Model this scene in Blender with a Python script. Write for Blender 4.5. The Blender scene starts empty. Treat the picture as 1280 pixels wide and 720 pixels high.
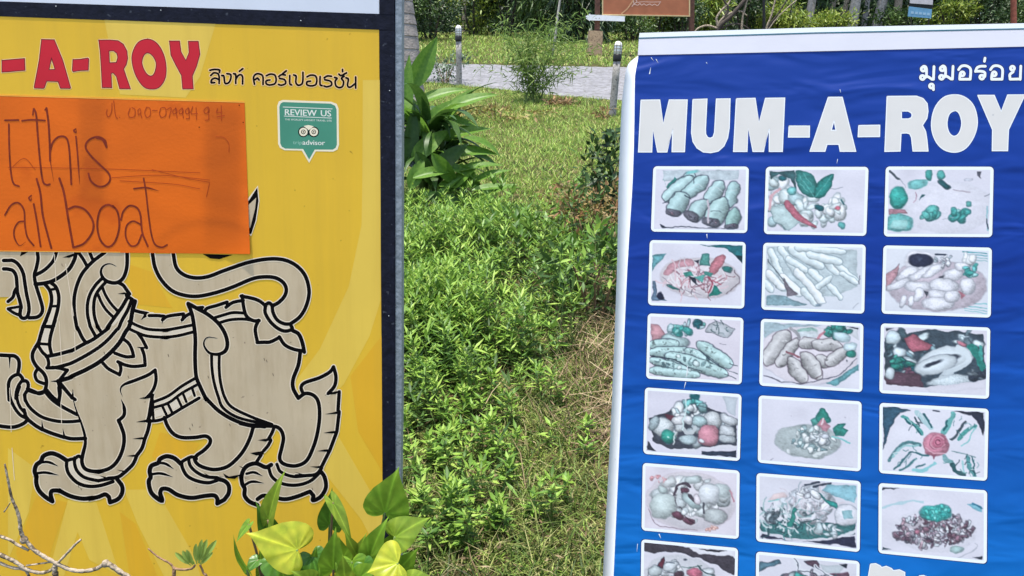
import bpy, math, random
import numpy as np
from mathutils import Vector, Matrix

# ------------------------------------------------------------------ camera, world, sun, exposure
sc = bpy.context.scene
COL = sc.collection
PITCH = math.radians(12.0)
CAMZ = 1.5
F = 1000.0                       # focal length in pixels of a 1280 px wide picture
cam_d = bpy.data.cameras.new('camera'); cam = bpy.data.objects.new('camera', cam_d); COL.objects.link(cam)
cam_d.sensor_width = 36; cam_d.lens = 36*F/1280; cam_d.clip_start = 0.02; cam_d.clip_end = 2000
cam.location = (0, 0, CAMZ); cam.rotation_euler = (math.pi/2 - PITCH, 0, 0)
sc.camera = cam
sc.view_settings.view_transform = 'Standard'; sc.view_settings.look = 'None'
sc.view_settings.exposure = 1.3; sc.view_settings.gamma = 1
SUN = Vector((-.07, -.10, .99)).normalized()
wd = bpy.data.worlds.new('World'); sc.world = wd; wd.use_nodes = True
nt = wd.node_tree; bg = nt.nodes['Background']; bg.inputs[1].default_value = 0.15
sky = nt.nodes.new('ShaderNodeTexSky'); sky.sky_type = 'NISHITA'; sky.sun_disc = False
sky.sun_elevation = math.asin(SUN.z); sky.sun_rotation = math.atan2(SUN.x, SUN.y); sky.dust_density = 2.0
nt.links.new(sky.outputs[0], bg.inputs[0])
sd = bpy.data.lights.new('sun', 'SUN'); sun = bpy.data.objects.new('sun', sd); COL.objects.link(sun)
sd.energy = 3.6; sd.angle = math.radians(.55); sd.color = (1, .95, .87)
sun.rotation_euler = SUN.to_track_quat('Z', 'Y').to_euler(); sun.location = SUN*50

rnd = random.Random(7); rng = np.random.default_rng(11)
SLOPE = .151

# ------------------------------------------------------------------ geometry helpers
def ray(px, py):
    u = (px-640)/F; v = (py-360)/F
    return Vector((u, math.cos(PITCH)-v*math.sin(PITCH), -math.sin(PITCH)-v*math.cos(PITCH)))
CAMP = Vector((0, 0, CAMZ))
def gz(x, y):
    """height of the ground: a bank that rises away from the signs and levels out under the wood"""
    y = np.asarray(y, float)
    return np.where(y < 30, SLOPE*y, SLOPE*30 + .02*(y-30))
def G(px, py):
    d = ray(px, py); t = CAMZ/(SLOPE*d.y-d.z); return CAMP+d*t
def at(px, py, y):
    d = ray(px, py); return CAMP+d*(y/d.y)

def lin(c):
    c = c/255.0
    return c/12.92 if c <= .04045 else ((c+.055)/1.055)**2.4
def S(r, g, b, k=1.0):
    k = k if isinstance(k, tuple) else (k, k, k)
    return (min(.9, lin(r)*k[0]), min(.9, lin(g)*k[1]), min(.9, lin(b)*k[2]), 1)

def mesh_np(name, V, tris):
    V = np.ascontiguousarray(V, np.float32); T = np.ascontiguousarray(tris, np.int32)
    me = bpy.data.meshes.new(name)
    me.vertices.add(len(V)); me.vertices.foreach_set('co', V.ravel())
    n = T.shape[1]
    me.loops.add(T.size); me.loops.foreach_set('vertex_index', T.ravel())
    me.polygons.add(len(T)); me.polygons.foreach_set('loop_start', np.arange(0, T.size, n, dtype=np.int32))
    me.update(calc_edges=True)
    return me
def link(name, me, mats, parent=None, mw=None, smooth=False):
    o = bpy.data.objects.new(name, me); COL.objects.link(o)
    if not isinstance(mats, (list, tuple)): mats = [mats]
    if len(me.materials) == 0:
        for m in mats: me.materials.append(m)
    if parent is not None: o.parent = parent
    if mw is not None: o.matrix_local = mw
    if smooth: me.polygons.foreach_set('use_smooth', [True]*len(me.polygons))
    return o
def tag(o, label=None, cat=None, group=None, kind=None):
    if label: o['label'] = label
    if cat: o['category'] = cat
    if group: o['group'] = group
    if kind: o['kind'] = kind
    return o
def thing(name, label, cat, loc=(0, 0, 0), rz=0, group=None):
    o = bpy.data.objects.new(name, None); COL.objects.link(o); o.empty_display_size = .1
    o.location = loc; o.rotation_euler = (0, 0, rz)
    return tag(o, label, cat, group)

class MB:
    """collects plain geometry for one mesh"""
    def __init__(s): s.v = []; s.f = []; s.m = []
    def add(s, vs, fs, m=0):
        o = len(s.v); s.v += [tuple(v) for v in vs]
        s.f += [tuple(i+o for i in f) for f in fs]; s.m += [m]*len(fs)
    def box(s, a, b, m=0):
        x0, y0, z0 = a; x1, y1, z1 = b
        s.add([(x0,y0,z0),(x1,y0,z0),(x1,y1,z0),(x0,y1,z0),(x0,y0,z1),(x1,y0,z1),(x1,y1,z1),(x0,y1,z1)],
              [(0,3,2,1),(4,5,6,7),(0,1,5,4),(1,2,6,5),(2,3,7,6),(3,0,4,7)], m)
    def prism(s, front, back, m=0):
        n = len(front)
        s.add(list(front)+list(back), [tuple(range(n)), tuple(range(2*n-1, n-1, -1))]+[(i, i+n, (i+1) % n+n, (i+1) % n) for i in range(n)], m)
    def tube(s, pts, rad, n=8, m=0, cap=True):
        pts = [Vector(p) for p in pts]
        if not isinstance(rad, (list, tuple)): rad = [rad]*len(pts)
        up = Vector((.31, .2, .93)); vs = []; fs = []
        for i, p in enumerate(pts):
            d = (pts[min(i+1, len(pts)-1)]-pts[max(i-1, 0)]).normalized()
            a = d.cross(up)
            if a.length < 1e-3: a = d.cross(Vector((1, 0, 0)))
            a.normalize(); b = d.cross(a); up = b.cross(d) if False else up
            for k in range(n):
                t = 2*math.pi*k/n; vs.append(p+(a*math.cos(t)+b*math.sin(t))*rad[i])
        for i in range(len(pts)-1):
            for k in range(n):
                fs.append((i*n+k, i*n+(k+1) % n, (i+1)*n+(k+1) % n, (i+1)*n+k))
        if cap: fs += [tuple(range(n-1, -1, -1)), tuple(range((len(pts)-1)*n, len(pts)*n))]
        s.add(vs, fs, m)
    def lathe(s, prof, n=16, m=0):
        vs = []; fs = []
        for r, z in prof:
            for k in range(n):
                t = 2*math.pi*k/n; vs.append((r*math.cos(t), r*math.sin(t), z))
        for i in range(len(prof)-1):
            for k in range(n): fs.append((i*n+k, i*n+(k+1) % n, (i+1)*n+(k+1) % n, (i+1)*n+k))
        fs += [tuple(range(n-1, -1, -1)), tuple(range((len(prof)-1)*n, len(prof)*n))]
        s.add(vs, fs, m)
    def obj(s, name, mats, parent=None, smooth=False, mw=None):
        me = bpy.data.meshes.new(name); me.from_pydata(s.v, [], s.f)
        me.polygons.foreach_set('material_index', s.m)
        o = link(name, me, mats, parent, mw, smooth); me.update(); return o

# ------------------------------------------------------------------ materials
def nodes(name):
    m = bpy.data.materials.new(name); m.use_nodes = True
    t = m.node_tree; return m, t, t.nodes['Principled BSDF'], t.nodes['Material Output']
def mat(name, c, rough=.6, var=.08, scale=30, bump=0.0, bscale=None, metal=0, spec=.25, dirt=None, dscale=60, dthr=.68, coat=0):
    m, t, b, out = nodes(name); N = t.nodes; Lk = t.links
    tc = N.new('ShaderNodeTexCoord'); no = N.new('ShaderNodeTexNoise'); no.inputs['Scale'].default_value = scale; no.inputs['Detail'].default_value = 5
    Lk.new(tc.outputs['Object'], no.inputs['Vector'])
    rp = N.new('ShaderNodeValToRGB'); e = rp.color_ramp.elements
    e[0].position = .3; e[1].position = .7
    e[0].color = tuple(x*(1-var) for x in c[:3])+(1,); e[1].color = tuple(min(.92, x*(1+var)) for x in c[:3])+(1,)
    Lk.new(no.outputs[0], rp.inputs[0]); src = rp.outputs[0]
    if dirt:
        n2 = N.new('ShaderNodeTexNoise'); n2.inputs['Scale'].default_value = dscale; n2.inputs['Detail'].default_value = 2
        Lk.new(tc.outputs['Object'], n2.inputs['Vector'])
        r2 = N.new('ShaderNodeValToRGB'); r2.color_ramp.elements[0].position = dthr; r2.color_ramp.elements[1].position = dthr+.06
        Lk.new(n2.outputs[0], r2.inputs[0])
        mx = N.new('ShaderNodeMix'); mx.data_type = 'RGBA'; mx.inputs[7].default_value = dirt
        Lk.new(r2.outputs[0], mx.inputs[0]); Lk.new(src, mx.inputs[6]); src = mx.outputs[2]
    Lk.new(src, b.inputs['Base Color'])
    b.inputs['Roughness'].default_value = rough; b.inputs['Metallic'].default_value = metal
    b.inputs['Specular IOR Level'].default_value = spec
    if bump:
        bn = N.new('ShaderNodeTexNoise'); bn.inputs['Scale'].default_value = bscale or scale*3; bn.inputs['Detail'].default_value = 4
        Lk.new(tc.outputs['Object'], bn.inputs['Vector'])
        bp = N.new('ShaderNodeBump'); bp.inputs['Strength'].default_value = bump; bp.inputs['Distance'].default_value = .01
        Lk.new(bn.outputs[0], bp.inputs['Height']); Lk.new(bp.outputs[0], b.inputs['Normal'])
    return m
def streaks(m, dark, amt, sx=60, sz=2.2, thr=.56):
    """thin rain streaks and dust down a printed face"""
    t = m.node_tree; N = t.nodes; Lk = t.links; b = N['Principled BSDF']; src = b.inputs['Base Color'].links[0].from_socket
    tc = N.new('ShaderNodeTexCoord'); mp = N.new('ShaderNodeMapping'); mp.inputs['Scale'].default_value = (sx, 1, sz); Lk.new(tc.outputs['Object'], mp.inputs['Vector'])
    n = N.new('ShaderNodeTexNoise'); n.inputs['Scale'].default_value = 1; n.inputs['Detail'].default_value = 5; n.inputs['Roughness'].default_value = .65; Lk.new(mp.outputs[0], n.inputs['Vector'])
    r = N.new('ShaderNodeValToRGB'); r.color_ramp.elements[0].position = thr-.12; r.color_ramp.elements[1].position = thr+.16; r.color_ramp.elements[1].color = (amt, amt, amt, 1); Lk.new(n.outputs[0], r.inputs[0])
    mx = N.new('ShaderNodeMix'); mx.data_type = 'RGBA'; mx.inputs[7].default_value = dark; Lk.new(r.outputs[0], mx.inputs[0]); Lk.new(src, mx.inputs[6]); Lk.new(mx.outputs[2], b.inputs['Base Color']); return m
def leaf_mat(name, cols, trans=.3, rough=.5, spec=.3, veins=False):
    """leaf colours picked per leaf; light passes through the blade"""
    m, t, b, out = nodes(name); N = t.nodes; Lk = t.links
    g = N.new('ShaderNodeNewGeometry'); rp = N.new('ShaderNodeValToRGB'); e = rp.color_ramp.elements
    rp.color_ramp.interpolation = 'LINEAR'
    while len(e) < len(cols): e.new(.5)
    for i, c in enumerate(cols): e[i].position = i/max(1, len(cols)-1); e[i].color = tuple(c[:3])+(1,)
    Lk.new(g.outputs['Random Per Island'], rp.inputs[0]); src = rp.outputs[0]
    if veins:
        tc = N.new('ShaderNodeTexCoord'); no = N.new('ShaderNodeTexNoise'); no.inputs['Scale'].default_value = 45; no.inputs['Detail'].default_value = 3
        Lk.new(tc.outputs['Object'], no.inputs['Vector']); mx = N.new('ShaderNodeMix'); mx.data_type = 'RGBA'; mx.blend_type = 'MULTIPLY'
        r2 = N.new('ShaderNodeValToRGB'); r2.color_ramp.elements[0].position = .3; r2.color_ramp.elements[1].position = .65
        r2.color_ramp.elements[0].color = (.62, .75, .6, 1); r2.color_ramp.elements[1].color = (1.08, 1.05, 1, 1)
        Lk.new(no.outputs[0], r2.inputs[0]); mx.inputs[0].default_value = 1; Lk.new(src, mx.inputs[6]); Lk.new(r2.outputs[0], mx.inputs[7]); src = mx.outputs[2]
    if veins == 'ribs':
        va = N.new('ShaderNodeAttribute'); va.attribute_name = 'vein'; m2 = N.new('ShaderNodeMix'); m2.data_type = 'RGBA'; m2.blend_type = 'MULTIPLY'; m2.inputs[0].default_value = 1; Lk.new(src, m2.inputs[6]); Lk.new(va.outputs['Color'], m2.inputs[7]); src = m2.outputs[2]
    Lk.new(src, b.inputs['Base Color']); b.inputs['Roughness'].default_value = rough; b.inputs['Specular IOR Level'].default_value = spec
    tr = N.new('ShaderNodeBsdfTranslucent'); Lk.new(src, tr.inputs[0])
    mix = N.new('ShaderNodeMixShader'); mix.inputs[0].default_value = trans
    Lk.new(b.outputs[0], mix.inputs[1]); Lk.new(tr.outputs[0], mix.inputs[2]); Lk.new(mix.outputs[0], out.inputs[0])
    return m

# ------------------------------------------------------------------ printed boards
class Board:
    """a real flat board: origin O, right X, up Y, towards the viewer N; px() reads a point of the photograph as a place on it"""
    def __init__(s, O, X, Y):
        s.O = O; s.X = X.normalized(); s.Y = (Y-s.X*Y.dot(s.X)).normalized(); s.N = s.X.cross(s.Y)
    def loc(s, px, py, d=0.0):
        r = ray(px, py); t = ((s.O+s.N*d)-CAMP).dot(s.N)/r.dot(s.N); p = CAMP+r*t-s.O
        return (p.dot(s.X), -d, p.dot(s.Y))
    def matrix(s, base=None):
        M = Matrix((s.X, -s.N, s.Y)).transposed().to_4x4(); M.translation = s.O if base is None else base; return M
    def world(s, l): return s.O+s.X*l[0]-s.N*l[1]+s.Y*l[2]
    def rescale_at(s, px, py, d): return (s.world(s.loc(px, py, d))-CAMP).length/F

def catmull(pts, n=6, closed=False):
    P = [np.array(p, float) for p in pts]; m = len(P)
    if m < 3: return [tuple(p) for p in P]
    out = []
    for i in range(m if closed else m-1):
        p0 = P[(i-1) % m] if closed or i > 0 else 2*P[0]-P[1]
        p1 = P[i]; p2 = P[(i+1) % m]
        p3 = P[(i+2) % m] if closed or i+2 < m else 2*P[-1]-P[-2]
        for k in range(n):
            t = k/n
            out.append(tuple(.5*((2*p1)+(-p0+p2)*t+(2*p0-5*p1+4*p2-p3)*t*t+(-p0+3*p1-3*p2+p3)*t**3)))
    if not closed: out.append(tuple(P[-1]))
    return out

LAYER = .00003
class Print:
    """ink on a board: flat fills and strokes in thin layers"""
    def __init__(s, board, base=.00015): s.b = board; s.mb = MB(); s.d = base; s.k = 0
    def dep(s, layer): s.k += 1; return s.d+layer*LAYER+s.k*.0000003
    def fill(s, pts, m, layer, smooth=False, closed=True):
        if smooth: pts = catmull(pts, 5, True)
        d = s.dep(layer); P = [s.b.loc(x, y, d) for x, y in pts]
        a = sum(P[i][0]*P[(i+1) % len(P)][2]-P[(i+1) % len(P)][0]*P[i][2] for i in range(len(P)))
        if a < 0: P.reverse()
        s.mb.add(P, [tuple(range(len(P)))], m)
    def ring(s, outer, inner, m, layer):
        """polygon with a hole of the same vertex count"""
        d = s.dep(layer); n = len(outer)
        P = [s.b.loc(x, y, d) for x, y in outer]+[s.b.loc(x, y, d) for x, y in inner]
        s.mb.add(P, [(i, (i+1) % n, (i+1) % n+n, i+n) for i in range(n)], m)
    def stroke(s, pts, w, m, layer, smooth=True, taper='', closed=False):
        pts = catmull(pts, 6, closed) if smooth else [tuple(p) for p in pts]
        P = [np.array(p, float) for p in pts]
        Q = [P[0]]
        for p in P[1:]:
            if np.hypot(*(p-Q[-1])) > .15: Q.append(p)
        P = Q; n = len(P)
        if n < 2: return
        d = s.dep(layer); L = []; R = []
        acc = [0.0]
        for i in range(1, n): acc.append(acc[-1]+np.hypot(*(P[i]-P[i-1])))
        tot = acc[-1] or 1
        for i in range(n):
            if closed: a = P[i]-P[i-1]; c = P[(i+1) % n]-P[i]
            else: a = P[i]-P[max(i-1, 0)]; c = P[min(i+1, n-1)]-P[i]
            if np.hypot(*a) < 1e-6: a = c
            if np.hypot(*c) < 1e-6: c = a
            a = a/np.hypot(*a); c = c/np.hypot(*c); t = a+c
            if np.hypot(*t) < .25: t = a
            t = t/np.hypot(*t); nn = np.array([-t[1], t[0]])
            k = min(1.6, 1/max(.3, float(nn @ np.array([-a[1], a[0]]))))
            f = 1.0; u = acc[i]/tot
            if 's' in taper: f = min(f, .12+u*2.2)
            if 'e' in taper: f = min(f, .12+(1-u)*2.2)
            L.append(P[i]+nn*w*.5*k*f); R.append(P[i]-nn*w*.5*k*f)
        V = [s.b.loc(q[0], q[1], d) for q in L+R]
        rng_ = range(n if closed else n-1)
        s.mb.add(V, [(i, (i+1) % n, (i+1) % n+n, i+n) for i in rng_], m)
        if not closed:                                  # round ends
            for e, q, nx in ((0, P[0], P[0]-P[1]), (n-1, P[-1], P[-1]-P[-2])):
                if ('s' in taper and e == 0) or ('e' in taper and e): continue
                a0 = math.atan2(nx[1], nx[0]); c = [(q[0]+math.cos(a0+t)*w*.5, q[1]+math.sin(a0+t)*w*.5) for t in np.linspace(-math.pi/2, math.pi/2, 6)]
                s.mb.add([s.b.loc(x, y, d) for x, y in c], [tuple(range(6))], m)
    def text(s, txt, x, y, w, h, m, layer, slope=0.0):
        cu = bpy.data.curves.new('t', 'FONT'); cu.body = txt; cu.resolution_u = 3
        ob = bpy.data.objects.new('t', cu); COL.objects.link(ob); bpy.context.view_layer.update()
        me = bpy.data.meshes.new_from_object(ob.evaluated_get(bpy.context.evaluated_depsgraph_get()))
        V = [v.co.copy() for v in me.vertices]; Fs = [tuple(p.vertices) for p in me.polygons]
        bpy.data.objects.remove(ob); bpy.data.curves.remove(cu); bpy.data.meshes.remove(me)
        if not V: return
        x0 = min(v.x for v in V); x1 = max(v.x for v in V); y0 = min(v.y for v in V); y1 = max(v.y for v in V)
        d = s.dep(layer); P = []
        for v in V:
            a = (v.x-x0)/(x1-x0); b = (v.y-y0)/(y1-y0)
            P.append(s.b.loc(x+a*w, y-b*h+a*w*slope, d))
        s.mb.add(P, Fs, m)
    def obj(s, name, mats, parent): return s.mb.obj(name, mats, parent)
def Z(x0, y0, sx, *pts): return [(x0+a/sx, y0+b/sx) for a, b in pts]
def circ(x, y, r, n=20, ry=None): return [(x+math.cos(t)*r, y+math.sin(t)*(ry or r)) for t in np.linspace(0, 2*math.pi, n, endpoint=False)]

# ------------------------------------------------------------------ ground and road
def zone_noise(x, y):
    return .5+.25*np.sin(1.7*x+2.3*np.sin(.9*y))+.25*np.sin(2.9*y+1.3*np.sin(2.1*x))
def build_ground():
    xs = np.concatenate([np.linspace(-260, -14, 16), np.linspace(-12, 24, 145), np.linspace(26, 260, 16)])
    ys = np.concatenate([np.linspace(-40, -1, 10), np.linspace(-.5, 12, 101), np.linspace(12.4, 45, 60), np.linspace(50, 400, 18)])
    X, Y = np.meshgrid(xs, ys); Zz = gz(X, Y) + .012*np.sin(5*X+1.3*Y)*np.cos(4.1*Y) - .012
    Zz = np.where(Y < 0, .3*SLOPE*Y, Zz)
    V = np.stack([X, Y, Zz], -1).reshape(-1, 3); nx = len(xs); ny = len(ys)
    i = np.arange(nx-1)[None, :]+np.arange(ny-1)[:, None]*nx; i = i.ravel()
    me = mesh_np('ground', V, np.stack([i, i+1, i+1+nx, i+nx], 1))
    m, t, b, out = nodes('grassy_soil'); N = t.nodes; Lk = t.links
    tc = N.new('ShaderNodeTexCoord')
    def noise(sc_, det=6):
        n = N.new('ShaderNodeTexNoise'); n.inputs['Scale'].default_value = sc_; n.inputs['Detail'].default_value = det; Lk.new(tc.outputs['Object'], n.inputs['Vector']); return n
    n1 = noise(9); r1 = N.new('ShaderNodeValToRGB'); e = r1.color_ramp.elements
    e[0].position = .38; e[0].color = (.030, .042, .012, 1); e[1].position = .62; e[1].color = (.11, .085, .045, 1); k = e.new(.5); k.color = (.06, .065, .022, 1)
    n2 = noise(60); r2 = N.new('ShaderNodeValToRGB'); r2.color_ramp.elements[0].position = .35; r2.color_ramp.elements[1].position = .6
    r2.color_ramp.elements[0].color = (.4, .35, .3, 1); r2.color_ramp.elements[1].color = (1.2, 1.2, 1.1, 1)
    mx = N.new('ShaderNodeMix'); mx.data_type = 'RGBA'; mx.blend_type = 'MULTIPLY'; mx.inputs[0].default_value = 1
    Lk.new(n1.outputs[0], r1.inputs[0]); Lk.new(n2.outputs[0], r2.inputs[0]); Lk.new(r1.outputs[0], mx.inputs[6]); Lk.new(r2.outputs[0], mx.inputs[7])
    Lk.new(mx.outputs[2], b.inputs['Base Color']); b.inputs['Roughness'].default_value = 1; b.inputs['Specular IOR Level'].default_value = .1
    bp = N.new('ShaderNodeBump'); bp.inputs['Distance'].default_value = .02; Lk.new(n2.outputs[0], bp.inputs['Height']); Lk.new(bp.outputs[0], b.inputs['Normal'])
    tag(link('ground', me, m), kind='structure')
build_ground()
ROAD_FAR = [G(380, 77), G(545, 79), G(700, 82), G(800, 84), G(1000, 90)]
ROAD_NEAR = [G(380, 90), G(560, 104), G(700, 119), G(790, 126), G(1000, 142)]
def build_road():
    n = 90; V = []; Fs = []
    def edge(E, u):
        k = u*(len(E)-1); i = min(int(k), len(E)-2); return E[i].lerp(E[i+1], k-i)
    L0, L1 = ROAD_FAR[0]+(ROAD_FAR[0]-ROAD_FAR[1])*6, ROAD_NEAR[0]+(ROAD_NEAR[0]-ROAD_NEAR[1])*8
    R0, R1 = ROAD_FAR[-1]+(ROAD_FAR[-1]-ROAD_FAR[-2])*8, ROAD_NEAR[-1]+(ROAD_NEAR[-1]-ROAD_NEAR[-2])*8
    rows = [(L0, L1)]+[(edge(ROAD_FAR, i/n), edge(ROAD_NEAR, i/n)) for i in range(n+1)]+[(R0, R1)]
    for i, (a, b) in enumerate(rows):
        w = .05*math.sin(i*1.7)+.04*math.sin(i*.63)
        for k in range(9):
            p = a.lerp(b, k/8)
            y = p.y+(w if k in (0, 8) else 0)
            V.append((p.x, y, float(gz(p.x, y))+.022-(.03 if k in (0, 8) else 0)))
    for i in range(len(rows)-1):
        for k in range(8): j = i*9+k; Fs.append((j, j+1, j+10, j+9))
    me = bpy.data.meshes.new('road'); me.from_pydata(V, [], Fs)
    m = mat('worn_concrete', (.155, .155, .165), .9, .22, 5, .5, 40, dirt=(.095, .095, .09, 1), dscale=14, dthr=.55)
    tag(link('road', me, m), kind='structure')
build_road()

# ------------------------------------------------------------------ the yellow sign
KY = (.99, .90, .88)
KO = (1.0, .90, .42)
sX = Vector((.998, .0577, -.029)); P0 = at(250, 330, 1.62)
sY = Vector((0, 0, 1)); b0 = Board(P0, sX, sY)
P1 = b0.world(b0.loc(300, 330)); P1 = P1-b0.Y*((P1.z-float(gz(P1.x, P1.y)))/b0.Y.z)
SB = Board(P1, sX, sY)
yellow = mat('yellow_print', S(226, 188, 58, KY), .42, .04, 5, dirt=S(176, 140, 40, KY), dscale=55, dthr=.72, spec=.15)
yellow_pale = mat('pale_yellow_print', S(229, 200, 84, KY), .42, .03, 8)
yellow_deep = mat('deep_yellow_print', S(226, 178, 48, KY), .42, .03, 8)
for m_ in (yellow, yellow_pale, yellow_deep): streaks(m_, S(196, 162, 62, KY), .3, 22, 1.1)
cream = mat('cream_print', S(248, 232, 196, KY), .45, .02, 20)
lion_grey = mat('warm_grey_print', S(197, 184, 153, KY), .45, .06, 9, dirt=S(140, 126, 108, KY), dscale=75, dthr=.7)
streaks(lion_grey, S(168, 150, 116, KY), .5, 45, 7)
bead_pale = mat('pale_grey_print', S(220, 212, 190, KY), .45, .04, 20)
ink = mat('black_print', (.003, .0025, .003), .6, .1, 30, spec=.05)
red = mat('red_print', S(200, 32, 50, KY), .42, .06, 14)
red_edge = mat('dark_red_print', S(112, 18, 28, KY), .45, .05, 20)
peach = mat('peach_print', S(250, 208, 150, KY), .45, .02, 20)
navy_steel = mat('navy_painted_steel', (.009, .010, .020), .5, .35, 60, .08, 140, spec=.12, dirt=(.05, .055, .07, 1), dscale=90, dthr=.66)
zinc = mat('zinc_steel', (.24, .27, .30), .5, .2, 40, .2, 90, metal=.3)
white_print = mat('white_print', S(216, 219, 228, .95), .4, .03, 12, dirt=S(170, 172, 178, 1), dscale=55, dthr=.74)

sign = thing('lightbox_sign', 'tall yellow sign in a dark steel frame printed with a grey lion and red capitals', 'sign')
sign.matrix_world = SB.matrix()
def quad_slab(B, pts, d0, d1, name, m, parent):
    """a slab whose front outline is read at depth d0 and which reaches back to d1"""
    fr = [B.loc(x, y, d0) for x, y in pts]; bk = [(p[0], -d1, p[2]) for p in fr]
    q = MB(); q.prism(fr, bk); o = q.obj(name, m, parent); fix_normals(o); return o
def fix_normals(o):
    import bmesh
    bm = bmesh.new(); bm.from_mesh(o.data); bmesh.ops.recalc_face_normals(bm, faces=bm.faces); bm.to_mesh(o.data); bm.free()
panel = quad_slab(SB, [(-140, 15.5), (473.8, 37.3), (478.2, 612), (478.8, 900), (-140, 900)], 0, -.012, 'yellow_panel', yellow, sign)
white_panel = quad_slab(SB, [(-140, -560), (471, -560), (474, 17.3), (-140, -3)], 0, -.012, 'white_panel', white_print, sign)
quad_slab(SB, [(-140, -2.8), (474, 17.5), (493, 18.5), (493.2, 37.8), (474, 37.0), (-140, 15.2)], .0006, -.06, 'middle_rail', navy_steel, sign)
quad_slab(SB, [(474.2, 38), (493.3, 38), (494, 1060), (479.5, 1060), (478.4, 612)], .0009, -.06, 'frame_post', navy_steel, sign)
quad_slab(SB, [(472, -560), (492, -560), (493, 18.2), (474.2, 17.2)], .0009, -.06, 'frame_post', navy_steel, sign)
quad_slab(SB, [(-160, -560), (-140.5, -560), (-140.5, 1060), (-160, 1060)], .0008, -.06, 'frame_post', navy_steel, sign)
quad_slab(SB, [(-160, -585), (493, -585), (493, -560.5), (-160, -560.5)], .0006, -.06, 'top_rail', navy_steel, sign)
quad_slab(SB, [(-140, 901), (479, 901), (479, 925), (-140, 925)], .0006, -.06, 'bottom_rail', navy_steel, sign)
quad_slab(SB, [(493.8, -585), (502.3, -585), (502, 500), (500.5, 620), (501, 925), (494.6, 925)], -.002, -.07, 'edge_strip', zinc, sign)
quad_slab(SB, [(-139, -559), (492, -559), (492, 924), (-139, 924)], -.0125, -.055, 'light_box', navy_steel, sign)
for x in (-110, 440): quad_slab(SB, [(x, 925.5), (x+30, 925.5), (x+30, 1420), (x, 1420)], -.01, -.05, 'leg', zinc, sign)
for px, py in ((487, 113.5), (376, 26), (70, 8), (201, 13), (486, 395)):
    q = MB(); p = SB.loc(px, py, .0010); q.add([(p[0]+math.cos(a)*.0013, p[1], p[2]+math.sin(a)*.0013) for a in np.linspace(0, 2*math.pi, 8, endpoint=False)]+[(p[0], p[1]-.0012, p[2])], [(i, (i+1) % 8, 8) for i in range(8)]); q.obj('rivet', zinc, sign)

# broad pale rays printed on the yellow
pr = Print(SB, .00006)
for pts, m in (
    ([(232, 122), (250, 96), (270, 28), (130, 23), (150, 118)], 0), ([(453.5, 100), (453, 220), (452, 281), (436, 358), (400, 436), (352, 500), (300, 540), (372, 540), (430, 480), (462, 420), (476, 375), (475.5, 100)], 0),
    ([(85, 625), (120, 627), (150, 720), (112, 700), (97, 665), (80, 720), (60, 720)], 0), ([(155, 612), (195, 612), (240, 690), (258, 740), (215, 740), (172, 655)], 0),
    ([(420, 540), (478, 640), (478, 700), (452, 650), (405, 590)], 0), ([(10, 560), (44, 585), (36, 640), (10, 700)], 0),
    ([(438, 470), (477, 420), (478, 590), (448, 540)], 1), ([(150, 640), (170, 655), (205, 740), (165, 740)], 1), ([(45, 620), (84, 628), (60, 700), (30, 740), (20, 690)], 1),
    ([(200, 540), (250, 555), (236, 575), (215, 600), (190, 570)], 1), ([(160, 330), (190, 340), (215, 385), (165, 380)], 1)):
    pr.fill(pts, m, 1)
pr.obj('sun_ray', [yellow_pale, yellow_deep], panel)

# --- the lion
li = Print(SB, .00025)
Z1 = lambda *p: Z(10, 310, 7.2, *p)
Z2 = lambda *p: Z(90, 310, 7.2, *p)
Z3 = lambda *p: Z(10, 400, 7.2, *p)
Z4 = lambda *p: Z(90, 400, 7.2, *p)
Z5 = lambda *p: Z(10, 480, 4.5, *p)
Z6 = lambda *p: Z(110, 460, 4.0, *p)
Z7 = lambda *p: Z(180, 230, 4.235, *p)
Z8 = lambda *p: Z(300, 310, 5.538, *p)
Z9 = lambda *p: Z(190, 370, 5.538, *p)
Z10 = lambda *p: Z(180, 470, 4.235, *p)
Z11 = lambda *p: Z(300, 430, 3.4286, *p)
def K(pts, w=4.3, taper='', smooth=True):          # black line with its pale rim
    w *= 1.1; li.stroke(pts, w+2.2, 1, 3, smooth, taper); li.stroke(pts, w, 2, 5, smooth, taper)
def W_(pts): li.fill(pts, 2, 5)                     # black wedge
def fillg(pts, smooth=False, m=0, layer=2): li.fill(pts, m, layer, smooth)
tail_top = catmull(Z7((155,370),(170,440),(210,480),(270,497),(340,490),(420,460),(520,425))+Z8((80,215),(160,200),(240,205),(295,235),(320,280),(310,330),(270,375),(225,400)), 5)
tail_bot = catmull(Z7((45,370),(58,440),(90,505),(145,562),(210,588),(285,594),(380,575))+[], 5)
tail_in = tail_top
tail_out = catmull(Z7((45,370),(58,440),(90,505),(145,562),(210,588),(285,594),(380,575),(470,545),(560,515)), 5)
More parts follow.
